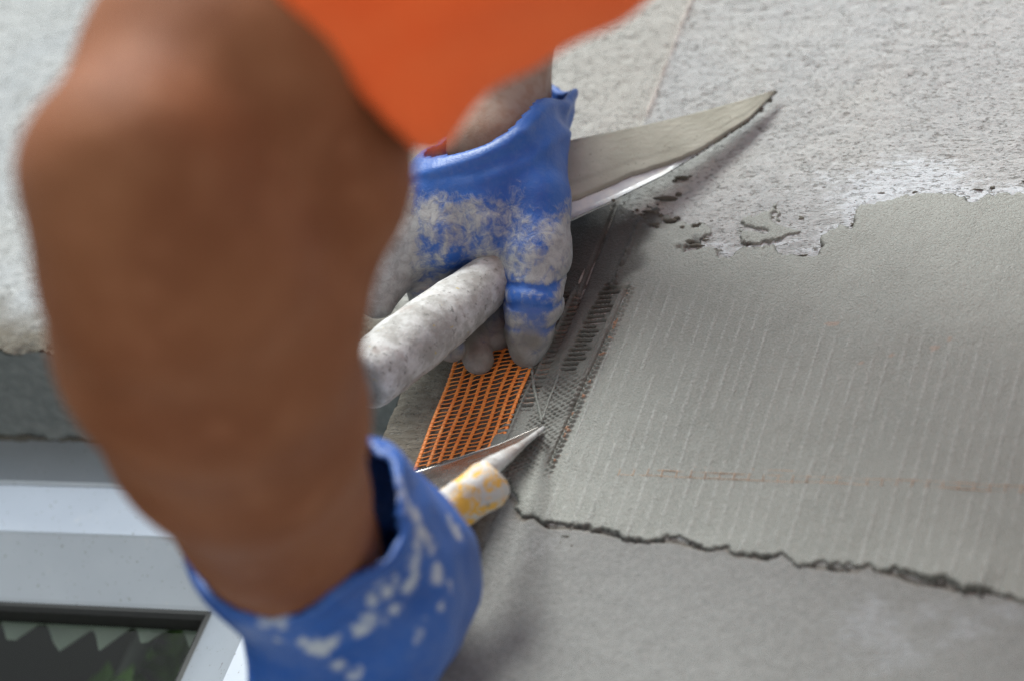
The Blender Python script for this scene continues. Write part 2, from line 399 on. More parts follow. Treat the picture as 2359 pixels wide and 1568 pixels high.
t = NT('ground_gravel'); co = t.coord(); g = t.noise(co, 9, 6); M['ground'] = t.set(t.mix(g, (.33, .33, .32), (.45, .45, .44)), .95, 0, t.bump(g, .02, .5))

# ------------------------------------------------------------------ ground
V, F = box(-60, 60, -60, 60, -.3, 0)
g = mesh_obj('ground', V, F, M['ground'], smooth=False, kind='structure')

nA, nR = 72, 10; hv = []  # unseen dark bank added to block the low sky
for j in range(nR):
    for i in range(nA):
        a_ = math.radians(-8 + 196 * i / (nA - 1)) + math.pi; rr_ = 11 + 4.2 * j
        k_ = float(sstep(0, 5, np.array(j * 1.)))
        hv.append((rr_ * math.cos(a_), rr_ * math.sin(a_) - 1, -.4 + 7.4 * k_ + 2.2 * k_ * float(fbm2(np.array([i * .17]), np.array([j * .35]), 31, 3))))
t = NT('blocker_slope'); g_ = t.noise(t.coord(), 1.6, 8, .7); M['blocker'] = t.set(t.mix(g_, (.03, .045, .02), (.10, .12, .06)), .95, 0, t.bump(g_, .4, .6))
mesh_obj('sky_blocker', np.array(hv), grid_faces(nA, nR), M['blocker'], None, True, kind='structure')

# ------------------------------------------------------------------ facade wall
ZS, XJ, YF = 2.4632, -.0702, .067          # soffit level, jamb edge, depth of the window frame
wall = thing('facade_wall', 'pale pitted house wall with a fresh grey plaster coat beside the window', 'wall', (0, 0, 0))

CRACK = [(1165, 1112), (1169, 1136), (1192, 1158), (1196, 1190), (1209, 1198), (1231, 1190), (1250, 1203), (1266, 1214), (1341, 1217), (1416, 1230), (1464, 1243), (1555, 1243),
         (1630, 1265), (1673, 1262), (1695, 1278), (1770, 1286), (1802, 1267), (1866, 1305), (1973, 1318), (2006, 1302), (2027, 1318), (2075, 1329),
         (2113, 1345), (2172, 1351), (2209, 1361), (2301, 1367), (2359, 1388), (2700, 1440)]
UPPER = [(2700, 430), (2420, 445), (2300, 452), (2250, 464), (2180, 455), (2110, 450), (2050, 465), (2000, 480), (1968, 490), (1962, 515), (1955, 527), (1920, 540), (1900, 553),
         (1886, 592), (1850, 590), (1800, 580), (1760, 574), (1720, 584), (1690, 592), (1668, 590), (1640, 577), (1612, 570), (1585, 560), (1555, 556), (1520, 522), (1485, 508), (1470, 492),
         (1430, 470), (1380, 450), (1250, 470)]
LEFT = [(1180, 700), (1262, 715), (1222, 812), (1200, 862), (1170, 950), (1120, 1060)]
WET = wall_pts(UPPER + LEFT + CRACK)
CRACKW = wall_pts(CRACK); UPW = wall_pts(UPPER[:-4])
HOLES = [wall_pts(p) for p in ([(1648, 585), (1690, 562), (1722, 572), (1700, 592), (1672, 600)], [(1570, 575), (1590, 566), (1612, 572), (1600, 588), (1580, 590)],
                               [(1735, 570), (1775, 553), (1790, 566), (1760, 580)])]
THIN = [wall_pts(p) for p in ([(1700, 535), (1716, 510), (1756, 500), (1790, 478), (1812, 510), (1860, 545), (1830, 548), (1790, 552), (1745, 566), (1712, 556)],
                              [(1470, 520), (1490, 478), (1530, 488), (1560, 505), (1600, 520), (1640, 545), (1610, 572), (1540, 555)])]
SLITS = [wall_pts(p) for p in ([(1712, 532), (1740, 536), (1768, 542)], [(1786, 500), (1786, 516), (1806, 524), (1838, 532), (1862, 538)], [(1532, 512), (1556, 513)], [(1586, 562), (1604, 568), (1616, 576)],
                               [(1764, 568), (1790, 566)], [(1958, 496), (1962, 532)])]
JX = .0065                                   # upright board joint

def wet_thickness(X, Z):
    w = fbm2(X * 90, Z * 90, 3, 4) * .0045 + fbm2(X * 330, Z * 330, 9, 3) * .0027
    d = sd_poly(X, Z, WET)
    for h in HOLES: d = np.minimum(d, -sd_poly(X, Z, h))
    dlow = sd_line(X, Z, CRACKW)
    d = d + w * np.clip(1 - 0 * dlow, .35, 1)
    thick = np.where(dlow < .02, .0042, .0021)
    thick = .0017 + (-.0004 + .0020 * np.clip(.3 + 2.2 * fbm2(X * 45, Z * 0, 27, 2), 0, 1)) * (1 - sstep(.004, .03, dlow))
    hgt = np.where(d > 0, thick * sstep(0, .0013, d), -.0045 * sstep(0, .0009, -d))
    # thin smear patches over the old render
    for p in THIN:
        q = sd_poly(X, Z, p) + w * 1.3
        hp = np.where(q > 0, .0011 * sstep(0, .001, q), -.003)
        hgt = np.maximum(hgt, hp)
    return hgt, d

# base sheet
x0, x1, z0, z1, st = -.50, .33, 2.20, 2.80, .0013
xs = np.arange(x0, x1, st); zs = np.arange(z0, z1, st)
xs = xs - xs[np.argmin(abs(xs - XJ))] + XJ; zs = zs - zs[np.argmin(abs(zs - ZS))] + ZS
X, Z = np.meshgrid(xs, zs)
crack_z = np.interp(X, [p[0] for p in CRACKW], [p[1] for p in CRACKW])
low = sstep(.004, -.004, Z - crack_z) * sstep(JX - .08, JX, X)
Yb = -fbm2(X * 90, Z * (150 - 60 * low), 21, 4) * .0005 - fbm2(X * 9, Z * 9, 5, 2) * .003
pitm = np.clip(fbm2(X * 170, Z * 240, 33, 2) - .22, 0, .4) * .0022 * (1 - .8 * low)
Yb += pitm
inopen = (X <= XJ + 1e-6) & (Z <= ZS + 1e-6)
dz = np.where(X < XJ, Z - ZS, np.where(Z < ZS, X - XJ, np.hypot(np.minimum(X - XJ, 0), np.minimum(Z - ZS, 0)) + np.minimum(np.maximum(X - XJ, 0) + np.maximum(Z - ZS, 0), 9)))
lip = np.exp(-np.clip(dz, 0, 1) / .004) * np.where(X < XJ, 1, .15)
Yb += lip * (.0022 + fbm2(X * 160, Z * 160, 8, 3) * .006)
# groove below the fresh coat and joint line
dc = sd_line(X, Z, CRACKW); below = sstep(-.0003, .0025, crack_z - Z)
Yb += .0036 * np.exp(-((dc + .0004) / .0010) ** 2) * np.clip(.45 + 2 * fbm2(X * 60, Z * 60, 28, 2), .1, 1)
jj = np.abs(X - JX - fbm2(Z * 12, X * 0, 4, 2) * .003)
jw = fbm2(Z * 60, X * 0, 14, 3)
Yb += np.where(Z > 2.50, -.0016, .0012) * np.exp(-(jj / .0012) ** 2) * (1 + 1.2 * jw) + .0007 * np.exp(-((X - JX + .003) / .0012) ** 2)
Yb *= sstep(0, .02, np.minimum(np.minimum(X - xs[0], xs[-1] - X), np.minimum(np.where(X > XJ, Z - zs[0], 1), zs[-1] - Z)))
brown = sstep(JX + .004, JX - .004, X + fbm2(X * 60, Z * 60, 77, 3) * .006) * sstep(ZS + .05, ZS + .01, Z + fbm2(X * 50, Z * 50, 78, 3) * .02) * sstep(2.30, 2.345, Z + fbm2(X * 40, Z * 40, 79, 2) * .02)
brown = np.maximum(brown, np.exp(-((dc + .0002) / .0016) ** 2) * (X > JX - .01))  # crack groove coloured dark to deepen the shade in the gap
_, dwet = wet_thickness(X, Z)
dup_ = sd_line(X, Z, UPW)
white = np.exp(-dup_ / .018) * .56 * (dwet < .004) * (1 - low) + .42 * sstep(.045, .0, np.abs(Z - 2.585)) * sstep(.03, .12, X) * .8
white = white + .25 * sstep(.0, .16, X - .05) * sstep(2.5, 2.56, Z) * fbm2(X * 18, Z * 40, 61, 3) * 2
seam = np.exp(-(jj / .0015) ** 2) * np.clip(.55 + 1.2 * jw, 0, 1) * (Z > 2.5)
for pc_ in ((2010, 1430, .022), (2130, 1400, .016), (2250, 1450, .020), (1960, 1520, .026), (2080, 1500, .014), (2330, 1420, .014)):
    w_ = Wp(*pc_[:2]); white = np.maximum(white, .52 * np.exp(-(np.hypot(X - w_[0], (Z - w_[2]) * 1.2) / pc_[2] + fbm2(X * 50, Z * 50, 62, 3) * .9) ** 2) * low)
warm = np.where(X < JX, 1, .15) * (Z > ZS - .03) * sstep(-.16, -.08, X)
xx, zz = X.copy(), Z.copy()
jit = fbm2(X * 190, Z * 190, 51, 3) * .0035
zz += np.where((np.abs(Z - ZS) < 1e-6) & (X < XJ), jit, 0)
V = np.stack([xx, Yb, zz], -1).reshape(-1, 3)
cell_open = (X[:-1, 1:] <= XJ + 1e-6) & (Z[1:, :-1] <= ZS + 1e-6)
fa = grid_faces(len(xs), len(zs), ~cell_open)
V, fa, at = compact(V, fa, dict(low=low, warm=warm, white=white, brown=brown, seam=seam))
mesh_obj('wall_face', V, fa, M['dry'], wall, True, at)

# the rest of the facade, coarse, butted round the fine sheet
bx = []
def quad(xa, xb, za, zb): return np.array([(xa, 0, za), (xb, 0, za), (xb, 0, zb), (xa, 0, zb)], float), [[0, 1, 2, 3]]
X0, X1, Z0, Z1 = xs[0], xs[-1], zs[0], zs[-1]
OXL, OZB = -1.35, 1.15
bx += [quad(-4, 4, Z1, 5.2), quad(-4, X0, ZS, Z1), quad(X1, 4, .0, Z1), quad(XJ, X1, 0, Z0), quad(-4, OXL, 0, ZS), quad(OXL, XJ, 0, OZB)]
v, f = join(bx)
za = np.zeros(len(v))
mesh_obj('wall_surround', v, f, M['dry'], wall, False, dict(low=za + .0, warm=za, white=za, brown=za, seam=za))

# reveal: soffit and jamb with the ragged seam at the frame
xs2 = np.arange(-.50, XJ + .0001, .0025); ys2 = np.linspace(.0, YF + .004, 34)
XX, YY = np.meshgrid(xs2, ys2)
Zs_ = ZS + fbm2(XX * 120, YY * 120, 71, 3) * .0012 * sstep(0, .01, YY) - .0025 * np.exp(-((YY - YF + .003) / .003) ** 2) * (1 + 2 * fbm2(XX * 80, YY * 0, 72, 3))
Zs_ = np.where(YY == 0, ZS + fbm2(XX * 190, XX * 0 + ZS * 190, 51, 3) * .0035, Zs_)
YY = YY + np.where(YY == 0, .0015, 0)
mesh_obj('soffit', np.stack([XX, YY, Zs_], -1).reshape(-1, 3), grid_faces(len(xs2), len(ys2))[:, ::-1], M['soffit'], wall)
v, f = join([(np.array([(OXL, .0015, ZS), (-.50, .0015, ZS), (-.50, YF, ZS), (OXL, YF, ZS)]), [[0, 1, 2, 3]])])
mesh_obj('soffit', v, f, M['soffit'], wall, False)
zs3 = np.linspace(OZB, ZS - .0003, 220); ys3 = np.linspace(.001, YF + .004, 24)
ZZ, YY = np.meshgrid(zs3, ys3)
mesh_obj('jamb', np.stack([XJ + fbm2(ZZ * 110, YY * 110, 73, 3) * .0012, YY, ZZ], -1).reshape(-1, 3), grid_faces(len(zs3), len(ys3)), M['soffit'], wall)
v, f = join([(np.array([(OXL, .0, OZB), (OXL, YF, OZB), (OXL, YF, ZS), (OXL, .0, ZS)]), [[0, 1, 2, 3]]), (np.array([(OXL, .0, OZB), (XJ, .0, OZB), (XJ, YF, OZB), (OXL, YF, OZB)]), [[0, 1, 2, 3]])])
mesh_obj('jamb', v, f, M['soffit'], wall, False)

# fresh coat
E0, E1 = np.array(Wp(1455, 674))[[0, 2]], np.array(Wp(1280, 1060))[[0, 2]]
ed = (E1 - E0) / np.linalg.norm(E1 - E0); en = np.array([-ed[1], ed[0]])
if en[0] < 0: en = -en
def strip_coords(X, Z):
    return (X - E0[0]) * ed[0] + (Z - E0[1]) * ed[1], (X - E0[0]) * en[0] + (Z - E0[1]) * en[1]   # along (down), across (right +)
WARP, WEFT = .0072, .0033
def fresh_height(X, Z):
    h, d = wet_thickness(X, Z)
    a, s = strip_coords(X, Z)
    right = sstep(-.002, .004, s)
    inside = sstep(.0, .004, d)
    big = fbm2(X * 16, Z * 16, 41, 3) * .0011 + fbm2(X * 60, Z * 45, 42, 3) * .00055
    # threads of the buried mesh telegraph through as broken upright ridges
    ph = (X - .0345 + .10 * (Z - 2.5) * 0) / WARP
    rid = np.exp(-((ph - np.round(ph)) * WARP / .00065) ** 2)
    amp = np.clip(.66 + 1.0 * fbm2(np.round(ph) * 7.7, Z * 50, 43, 2) + 1.0 * fbm2(np.round(ph) * 3.1, Z * 260, 44, 2), 0, 1) * sstep(2.53, 2.49, Z + .25 * (X - .05)) 
    hh = h + inside * (big + right * rid * amp * .00050)
    # faint horizontal weft
    pw = Z / WEFT; hh += inside * right * .00003 * np.cos(2 * math.pi * pw) * sstep(2.50, 2.45, Z) * np.clip(.5 + 2 * fbm2(X * 40, Z * 30, 45, 2), 0, 1)
    for sl_ in SLITS:
        q = sd_line(X, Z, sl_); hh -= .0032 * np.exp(-((q + fbm2(X * 200, Z * 200, 48, 2) * .001) / .0011) ** 2)
    # ridge left by the previous stroke and its pimply continuation
    rl = sd_line(X, Z, RIDGE) + fbm2(X * 150, Z * 150, 46, 2) * .0012
    hh += .0026 * np.exp(-(rl / .0010) ** 2) * np.clip(.6 + 1.5 * fbm2(X * 250, Z * 250, 47, 2), 0, 1.4)
    jj = np.abs(X - JX - (2.58 - Z) * .0 - .002)
    hh -= .0022 * np.exp(-(jj / .0010) ** 2) * sstep(-.0005, -.018, s) * sstep(2.49, 2.51, Z)
    EDGE[0] = sstep(.0016, .0004, d) * sstep(.009, .005, sd_line(X, Z, CRACKW)) * .85  # crack rim: dark mud and the gap's shade painted together
    EDGE[0] = np.maximum(EDGE[0], sstep(.0022, .0006, d) * sstep(.008, .004, sd_line(X, Z, UPW)) * sstep(-.02, .18, fbm2(X * 95, Z * 95, 29, 3)) * .85)
    CREST[0] = np.clip(np.exp(-(rl / .0009) ** 2) * .8 * np.clip(.3 + 2 * vnoise2(X * 500, Z * 500, 49), 0, 1), 0, 1) + inside * right * np.exp(-((ph - np.round(ph)) * WARP / .0007) ** 2) * amp  # mask of crests painted lighter as glints
    return hh, d, a, s
CREST = [None]; EDGE = [None]
RIDGE = wall_pts([(1478, 512), (1468, 540), (1450, 585), (1430, 630), (1412, 668)])
def slurry_shade(X, Z, a, s):                     # wetter wiped strip, its upper part painted darker as hand and blade shade
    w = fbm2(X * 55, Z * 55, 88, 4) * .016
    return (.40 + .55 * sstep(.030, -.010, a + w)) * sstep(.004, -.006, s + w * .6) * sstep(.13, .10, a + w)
def fine_strip(X, Z):
    hh, d, a, s = fresh_height(X, Z)
    inside = sstep(.0, .003, d)
    wob = fbm2(X * 60, Z * 60, 91, 2) * .0012
    q = (a + .18 * s + wob) / WEFT
    fr_ = q - np.floor(q); row = np.floor(q)
    pitp = np.exp(-((fr_ - .5) / .20) ** 2)
    def band(c, w): return np.exp(-np.clip(np.abs(s - c) - w, 0, 1) ** 2 / .0008 ** 2)
    def gate(lo, hi, soft=.004): return sstep(lo - soft, lo + soft, a) * sstep(hi + soft, hi - soft, a)
    rnd = _hash(row, row * 0 + 3, row * 0, 5)
    rw = .0028 + .0035 * rnd
    c3 = -.0112 - .0022 * np.clip(a / .05, 0, 1.5) + .0015 * (rnd - .5)
    m3 = np.exp(-np.clip(np.abs(s - c3) - rw * .75, 0, 1) ** 2 / .0008 ** 2)
    hh -= inside * pitp * m3 * gate(-.002, .058) * .0034 * (.75 + .4 * rnd)
    hh += inside * np.exp(-((fr_ - .02) / .16) ** 2) * m3 * gate(-.002, .058) * .0008
    m2 = band(-.0268, .0022); m1 = band(-.0345, .0024)
    hh -= inside * pitp * m2 * gate(.0065, .085) * .0016 * (.5 + rnd)
    hh -= inside * pitp * m1 * gate(.004, .10) * .0022 * (.6 + .6 * rnd)
    # lower jumble of imprints near the tool
    mj = band(-.012, .010) * gate(.058, .125, .01)
    hh -= inside * np.clip(np.sin(2 * math.pi * q + 3 * fbm2(X * 90, Z * 90, 92, 2)) * np.sin(2 * math.pi * s / .0042 + 4 * fbm2(X * 70, Z * 70, 93, 2)) + .25, 0, 1) * mj * .0008 * np.clip(.5 + 2 * fbm2(X * 70, Z * 70, 97, 2), 0, 1.3)
    hh += inside * .0011 * np.exp(-((s + .0305 + wob) / .0009) ** 2) * gate(.002, .11)        # long ridges
    hh += inside * .0010 * np.exp(-((s + .0195 + wob) / .0040) ** 2) * gate(.004, .06)
    hh += inside * .0007 * np.exp(-((s + .0046) / .0005) ** 2) * gate(.000, .085)
    # toothed edge where the mesh was cut
    tooth = np.exp(-((s - .0005 + .0012 * np.sin(2 * math.pi * q)) / .0010) ** 2) * gate(-.002, .125)
    hh += inside * tooth * .0013
    hh -= inside * .0016 * np.exp(-((s + .0018) / .0009) ** 2) * gate(-.002, .12)
    top = np.exp(-((a + .0012 + .22 * (s + .006)) / .0010) ** 2) * band(-.006, .005)
    hh += inside * top * .0016
    rust = inside * np.clip(tooth * (vnoise2(X * 420, Z * 420, 95) > .2) + (m1 * .9 + m2 * .5) * np.exp(-((fr_ - .95) / .14) ** 2) * (vnoise2(X * 190, Z * 190, 96) > -.05) * gate(.006, .085), 0, 1)
    darken = inside * np.clip(pitp * (m3 * gate(-.002, .058) + .6 * m1 * gate(.004, .1) + .5 * m2 * gate(.0065, .085)) + mj * .25, 0, .8)  # imprint pits coloured darker
    return hh, d, s, a, rust, np.maximum(darken, slurry_shade(X, Z, a, s))
def box_ab(a0, a1, s0, s1, A, S): return (A > a0) & (A < a1) & (S > s0) & (S < s1)
PA, PS = (-.012, .150), (-.048, .008)                      # the finely modelled strip
sx = np.arange(-.06, .34, .00095); sz = np.arange(2.20, 2.66, .00095)
X, Z = np.meshgrid(sx, sz)
hh, d, a, s = fresh_height(X, Z)
crest = CREST[0]; rust = np.zeros_like(X); darken = np.maximum(EDGE[0], slurry_shade(X, Z, a, s))
# fibres that show through along two rows of the buried mesh
rows = wall_pts([(1480, 1100), (1600, 1104), (1900, 1118), (2359, 1140), (2700, 1152)])
rz = np.interp(X, [p[0] for p in rows], [p[1] for p in rows])
spots = (vnoise2(X * 150, Z * 190, 58) > .40) & (fbm2(X * 12, Z * 14, 57, 2) > .12)
rust = np.where(spots & (Z < 2.50), .28, 0.) * sstep(.01, .02, d)
keep_v = (hh > -.0042)
inner = box_ab(PA[0] + .002, PA[1] - .002, PS[0] + .002, PS[1] - .002, a, s)
kc = keep_v[:-1, :-1] | keep_v[1:, 1:] | keep_v[:-1, 1:] | keep_v[1:, :-1]
inc = inner[:-1, :-1] & inner[1:, 1:] & inner[:-1, 1:] & inner[1:, :-1]
openc = (X[:-1, 1:] <= XJ + .001)
def base_relief(X, Z): return -fbm2(X * 9, Z * 9, 5, 2) * .003
sink = np.where(box_ab(PA[0], PA[1], PS[0], PS[1], a, s), .0, 0)
V = np.stack([X, base_relief(X, Z) - hh + sink, Z], -1).reshape(-1, 3)
fa = grid_faces(len(sx), len(sz), kc & ~inc & ~openc)
V, fa, at = compact(V, fa, dict(rust=rust, darken=darken, crest=crest))
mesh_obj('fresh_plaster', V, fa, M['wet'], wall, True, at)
aa = np.arange(PA[0], PA[1], .00042); ss = np.arange(PS[0], PS[1], .00042)
S, A_ = np.meshgrid(ss, aa)
X = E0[0] + ed[0] * A_ + en[0] * S; Z = E0[1] + ed[1] * A_ + en[1] * S
hh, d, s, a, rust, darken = fine_strip(X, Z); crest = CREST[0]
# the strip's own rim meets the sheet round it
rim = np.minimum(np.minimum(A_ - PA[0], PA[1] - A_), np.minimum(S - PS[0], PS[1] - S))
V = np.stack([X, base_relief(X, Z) - hh + .0004 * (rim < .0012), Z], -1).reshape(-1, 3)
kv = hh > -.0042; kc = kv[:-1, :-1] | kv[1:, 1:] | kv[:-1, 1:] | kv[1:, :-1]
fa = grid_faces(len(ss), len(aa), kc)
V, fa, at = compact(V, fa, dict(rust=rust, darken=darken, crest=crest))
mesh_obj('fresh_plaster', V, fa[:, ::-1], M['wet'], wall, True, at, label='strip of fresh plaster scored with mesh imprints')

# rows of buried fibre that break the surface near the lower edge
def wy(x, z):                              # surface of the fresh coat
    h, *_ = fresh_height(np.array([[x]]), np.array([[z]])); return float(base_relief(np.array([[x]]), np.array([[z]]))[0, 0] - h[0, 0])
parts = []
for k, dzz in enumerate((0, .0034, .0066)):
    px_ = np.arange(.064 if k == 0 else .082, .30 if k < 2 else .15, .0016); zz_ = np.interp(px_, [p[0] for p in rows], [p[1] for p in rows]) + dzz
    XA, ZA = px_[None], zz_[None]
    h, *_ = fresh_height(XA, ZA); yy = (base_relief(XA, ZA) - h)[0] + .00016 - .00030 * np.clip((.25, .2, -.1)[k] + 1.5 * fbm2(XA * 60, ZA * 0 + k, 66, 3)[0], -.6, 1)
    parts.append(tube(np.stack([px_, yy, zz_], -1), .00021, 5))
for k in range(int((.30 - .06) / WARP)):
    xk = .0345 + WARP * math.floor((.064 - .0345) / WARP + k); 
    if random.random() < .1: continue
    zb = np.interp(xk, [p[0] for p in rows], [p[1] for p in rows]); zl = np.linspace(zb - .0008, zb + random.uniform(.0032, .0042), 7)
    XA, ZA = np.full((1, 7), xk), zl[None]; h, *_ = fresh_height(XA, ZA)
    yy = (base_relief(XA, ZA) - h)[0] + .00018 - .00032 * random.uniform(.4, 1)
    parts.append(tube(np.stack([XA[0], yy, zl], -1), .00022, 5))
v, f = join(parts); mesh_obj('buried_fibre', v, f, M['mud_orange'], wall, True, kind='stuff', label='orange mesh fibres breaking through the fresh plaster')

# crumbs of plaster
def crumb(px, py, r, sd, sq=(1.3, .8, .8)):
    r_ = np.random.default_rng(sd); c = Wp(px, py) + np.array([0, -r * .35, 0])
    P_, Fq = [], []
    nu, nv = 9, 6
    for j in range(nv + 1):
        for i in range(nu):
            th, ph = math.pi * j / nv, 2 * math.pi * i / nu
            P_.append((math.sin(th) * math.cos(ph), math.sin(th) * math.sin(ph), math.cos(th)))
    P_ = np.array(P_); k = 1 + .9 * vnoise3(P_ * 1.7 + sd * 3.1, sd) + .5 * vnoise3(P_ * 4 + sd, sd + 1)
    P_ = P_ * k[:, None] * r * np.array(sq) + c
    for j in range(nv):
        for i in range(nu): Fq.append([j * nu + i, j * nu + (i + 1) % nu, (j + 1) * nu + (i + 1) % nu, (j + 1) * nu + i])
    return P_, Fq
spots = [(1532, 461, 10), (1550, 458, 5), (1564, 450, 6), (1572, 413, 8), (1556, 418, 5), (1590, 408, 4), (1498, 490, 7), (1512, 494, 6), (1524, 500, 7), (1545, 512, 8), (1512, 520, 6), (1603, 522, 7), (1618, 518, 5), (1640, 512, 4),
         (1588, 562, 10), (1604, 570, 9), (1614, 577, 6), (1786, 487, 7), (1794, 493, 5), (1786, 508, 8), (1850, 508, 8), (1856, 496, 4), (1842, 473, 5), (1700, 520, 4), (1770, 562, 6), (1756, 569, 4), (1746, 545, 4), (1962, 500, 7), (1964, 520, 6), (1975, 484, 5), (1990, 483, 4),
         (2010, 480, 5), (2108, 446, 6), (2252, 440, 5), (2288, 436, 6), (1686, 300, 5), (1706, 298, 4), (1688, 312, 7), (1678, 318, 4), (1900, 548, 5), (1924, 540, 4), (1944, 530, 5), (1740, 508, 4), (1670, 558, 4),
         (1288, 1168, 5), (1306, 1236, 4), (1292, 1250, 3), (1318, 1258, 4), (1830, 530, 4), (1810, 524, 5), (1720, 535, 4), (1650, 530, 3), (1880, 478, 4), (1915, 470, 3), (1480, 505, 6), (2360, 420, 4)]
rs_ = np.random.default_rng(77)
for _ in range(70):
    q_ = rs_.uniform(0, 1); i_ = q_ * (len(UPPER) - 9) + 6; k_ = int(i_); f_ = i_ - k_; a0_, a1_ = UPPER[k_], UPPER[min(k_ + 1, len(UPPER) - 3)]
    spots.append((a0_[0] * (1 - f_) + a1_[0] * f_ + rs_.normal(0, 16), a0_[1] * (1 - f_) + a1_[1] * f_ - abs(rs_.normal(0, 22)) + 5, rs_.choice([2.2, 2.6, 3.2, 4.2, 6.0])))
for i, (a_, b_, r_) in enumerate(spots):
    if 1640 < a_ < 1710 and b_ < 330: continue
    v, f = crumb(a_, b_, r_ * .00024 * .95, i, (1.3, .8, .8) if i % 3 else (2.4, .7, .6)); mesh_obj('plaster_crumb', v, f, M['crumb'], wall)

# raised beads of wet plaster dragged by the tool
def bead(pts, r, sd):
    pts = np.array(pts, float); n_ = 26; tt = np.linspace(0, len(pts) - 1, n_)
    p = np.stack([np.interp(tt, range(len(pts)), pts[:, k]) for k in range(2)], -1)
    W_ = np.array([Hh(a_, b_, .0028) for a_, b_ in p]); rr = r * (1 + .8 * np.array([vnoise2(np.array([i * .7]), np.array([sd * 1.0]), sd)[0] for i in range(n_)]))
    return tube(W_, rr, 7, jitter=.25, seed=sd)
v, f = join([bead([(1226, 850), (1230, 890), (1240, 930), (1250, 972)], .0008, 1), bead([(1292, 850), (1278, 890), (1262, 930), (1251, 966)], .0007, 2),
             bead([(1262, 715), (1243, 770), (1228, 815), (1222, 850)], .0012, 3)])
mesh_obj('plaster_bead', v, f, M['wet'], wall, True, dict(rust=np.zeros(len(v)), darken=np.zeros(len(v)), crest=np.zeros(len(v))))

# ------------------------------------------------------------------ orange reinforcing mesh
net = thing('reinforcing_mesh', 'orange glass-fibre reinforcing mesh strip laid bare under the gloved fingers', 'mesh strip', tuple(Wp(1100, 950)))
def net_pt(fx, fz):                        # fx 0 left .. 1 right, fz 0 bottom .. 1 top
    l = np.array(Wp(957, 1092)) * (1 - fz) + np.array(Wp(1096, 728)) * fz
    r = np.array(Wp(1146, 1046)) * (1 - fz) + np.array(Wp(1292, 690)) * fz
    p = l * (1 - fx) + r * fx
    p[1] += base_relief(np.array([[p[0]]]), np.array([[p[2]]]))[0, 0] - .0016 - .0006 * math.sin(fz * 9 + fx * 4)
    return p
NWARP, NWEFT = 8, 37
for i in range(NWARP):
    fx = i / (NWARP - 1) + random.uniform(-.012, .012)
    v, f = tube([net_pt(fx + .006 * math.sin(q * 14 + i), q) for q in np.linspace(-.03, 1, 22)], .00105, 6, flat=.42, flat_dir=(0, 1, 0))
    mesh_obj('warp_thread', v, f, M['orange'], net)
for j in range(NWEFT):
    fz = j / (NWEFT - 1); sl_ = random.uniform(-.006, .006)
    v, f = tube([net_pt(q, fz + sl_ * (q - .5) + .004 * math.sin(q * 20 + j)) - np.array([0, .0003, 0]) for q in np.linspace(-.03, 1.02, 12)], .00042, 5, flat=.6, flat_dir=(0, 1, 0))
    mesh_obj('weft_thread', v, f, M['orange'], net)

# ------------------------------------------------------------------ window
XG = -.169                                  # right edge of the glass
win = thing('window', 'pale lacquered window frame with dark glazing set under the wall edge', 'window', (-.30, YF, 2.40))
def rail_profile(name, prof, mat):
    # prof: (y, s) with s measured from the soffit / jamb inwards; mitred corner at the top right
    def top(x_end): return [lambda y, s, x_end=x_end: (x_end(s), y, ZS - s)]
    n_ = len(prof)
    A = [(-1.30, y, ZS - s) for y, s in prof]; B = [(XJ - s * SR, y, ZS - s) for y, s in prof]; C_ = [(XJ - s * SR, y, 1.2) for y, s in prof]
    F = [[i, i + 1, n_ + i + 1, n_ + i] for i in range(n_ - 1)]; 
    return np.array(A + B), F, np.array(B + C_), F
Y = YF
YE = Y + .026
S_END = ZS - Wp(220, 1394, YE)[2]
SR = (XJ - Wp(450, 1486, YE)[0]) / S_END
def frame_piece(name, prof, mat, smooth=False):
    v1, f1, v2, f2 = rail_profile(name, prof, mat)
    mesh_obj(name, v1, f1, mat, win, smooth); mesh_obj(name, v2, f2, mat, win, smooth)
S_MID = ZS - Wp(220, 1233, Y + .006)[2]
frame_piece('outer_frame', [(Y + .02, -.004), (Y, -.003), (Y, .0335), (Y + .0012, .0352), (Y + .012, .0352)], M['pvc'])
frame_piece('sash', [(Y + .02, .0350), (Y + .0022, .0354), (Y + .0008, .0362), (Y + .0055, S_MID - .0010), (Y + .0060, S_MID), (Y + .0066, S_MID + .0010), (YE - .001, S_END - .002), (YE + .001, S_END)], M['pvc'])
frame_piece('gasket', [(YE + .0005, S_END - .001), (YE + .0008, S_END + .002), (YE + .003, S_END + .004), (YE + .012, S_END + .0042)], M['rubber'])
XGL = XJ - SR * S_END
v, f = box(-1.30, XGL + .006, YE + .009, YE + .013, 1.2, ZS - S_END + .006); mesh_obj('pane', v, f, M['glass'], win, False)

xs_ = np.arange(-.50, XJ - .002, .0011)
v, f = tube(np.stack([xs_, np.full_like(xs_, Y - .0004), ZS - .0022 - .0012 * fbm2(xs_ * 160, xs_ * 0, 83, 3)], -1), .0012 + .0011 * np.clip(.2 + 2 * fbm2(xs_ * 120, xs_ * 0 + 5, 84, 3), 0, 1.3), 6)
mesh_obj('seam_filler', v, f, M['crumb'], wall, label='dark ragged joint between soffit and window frame')
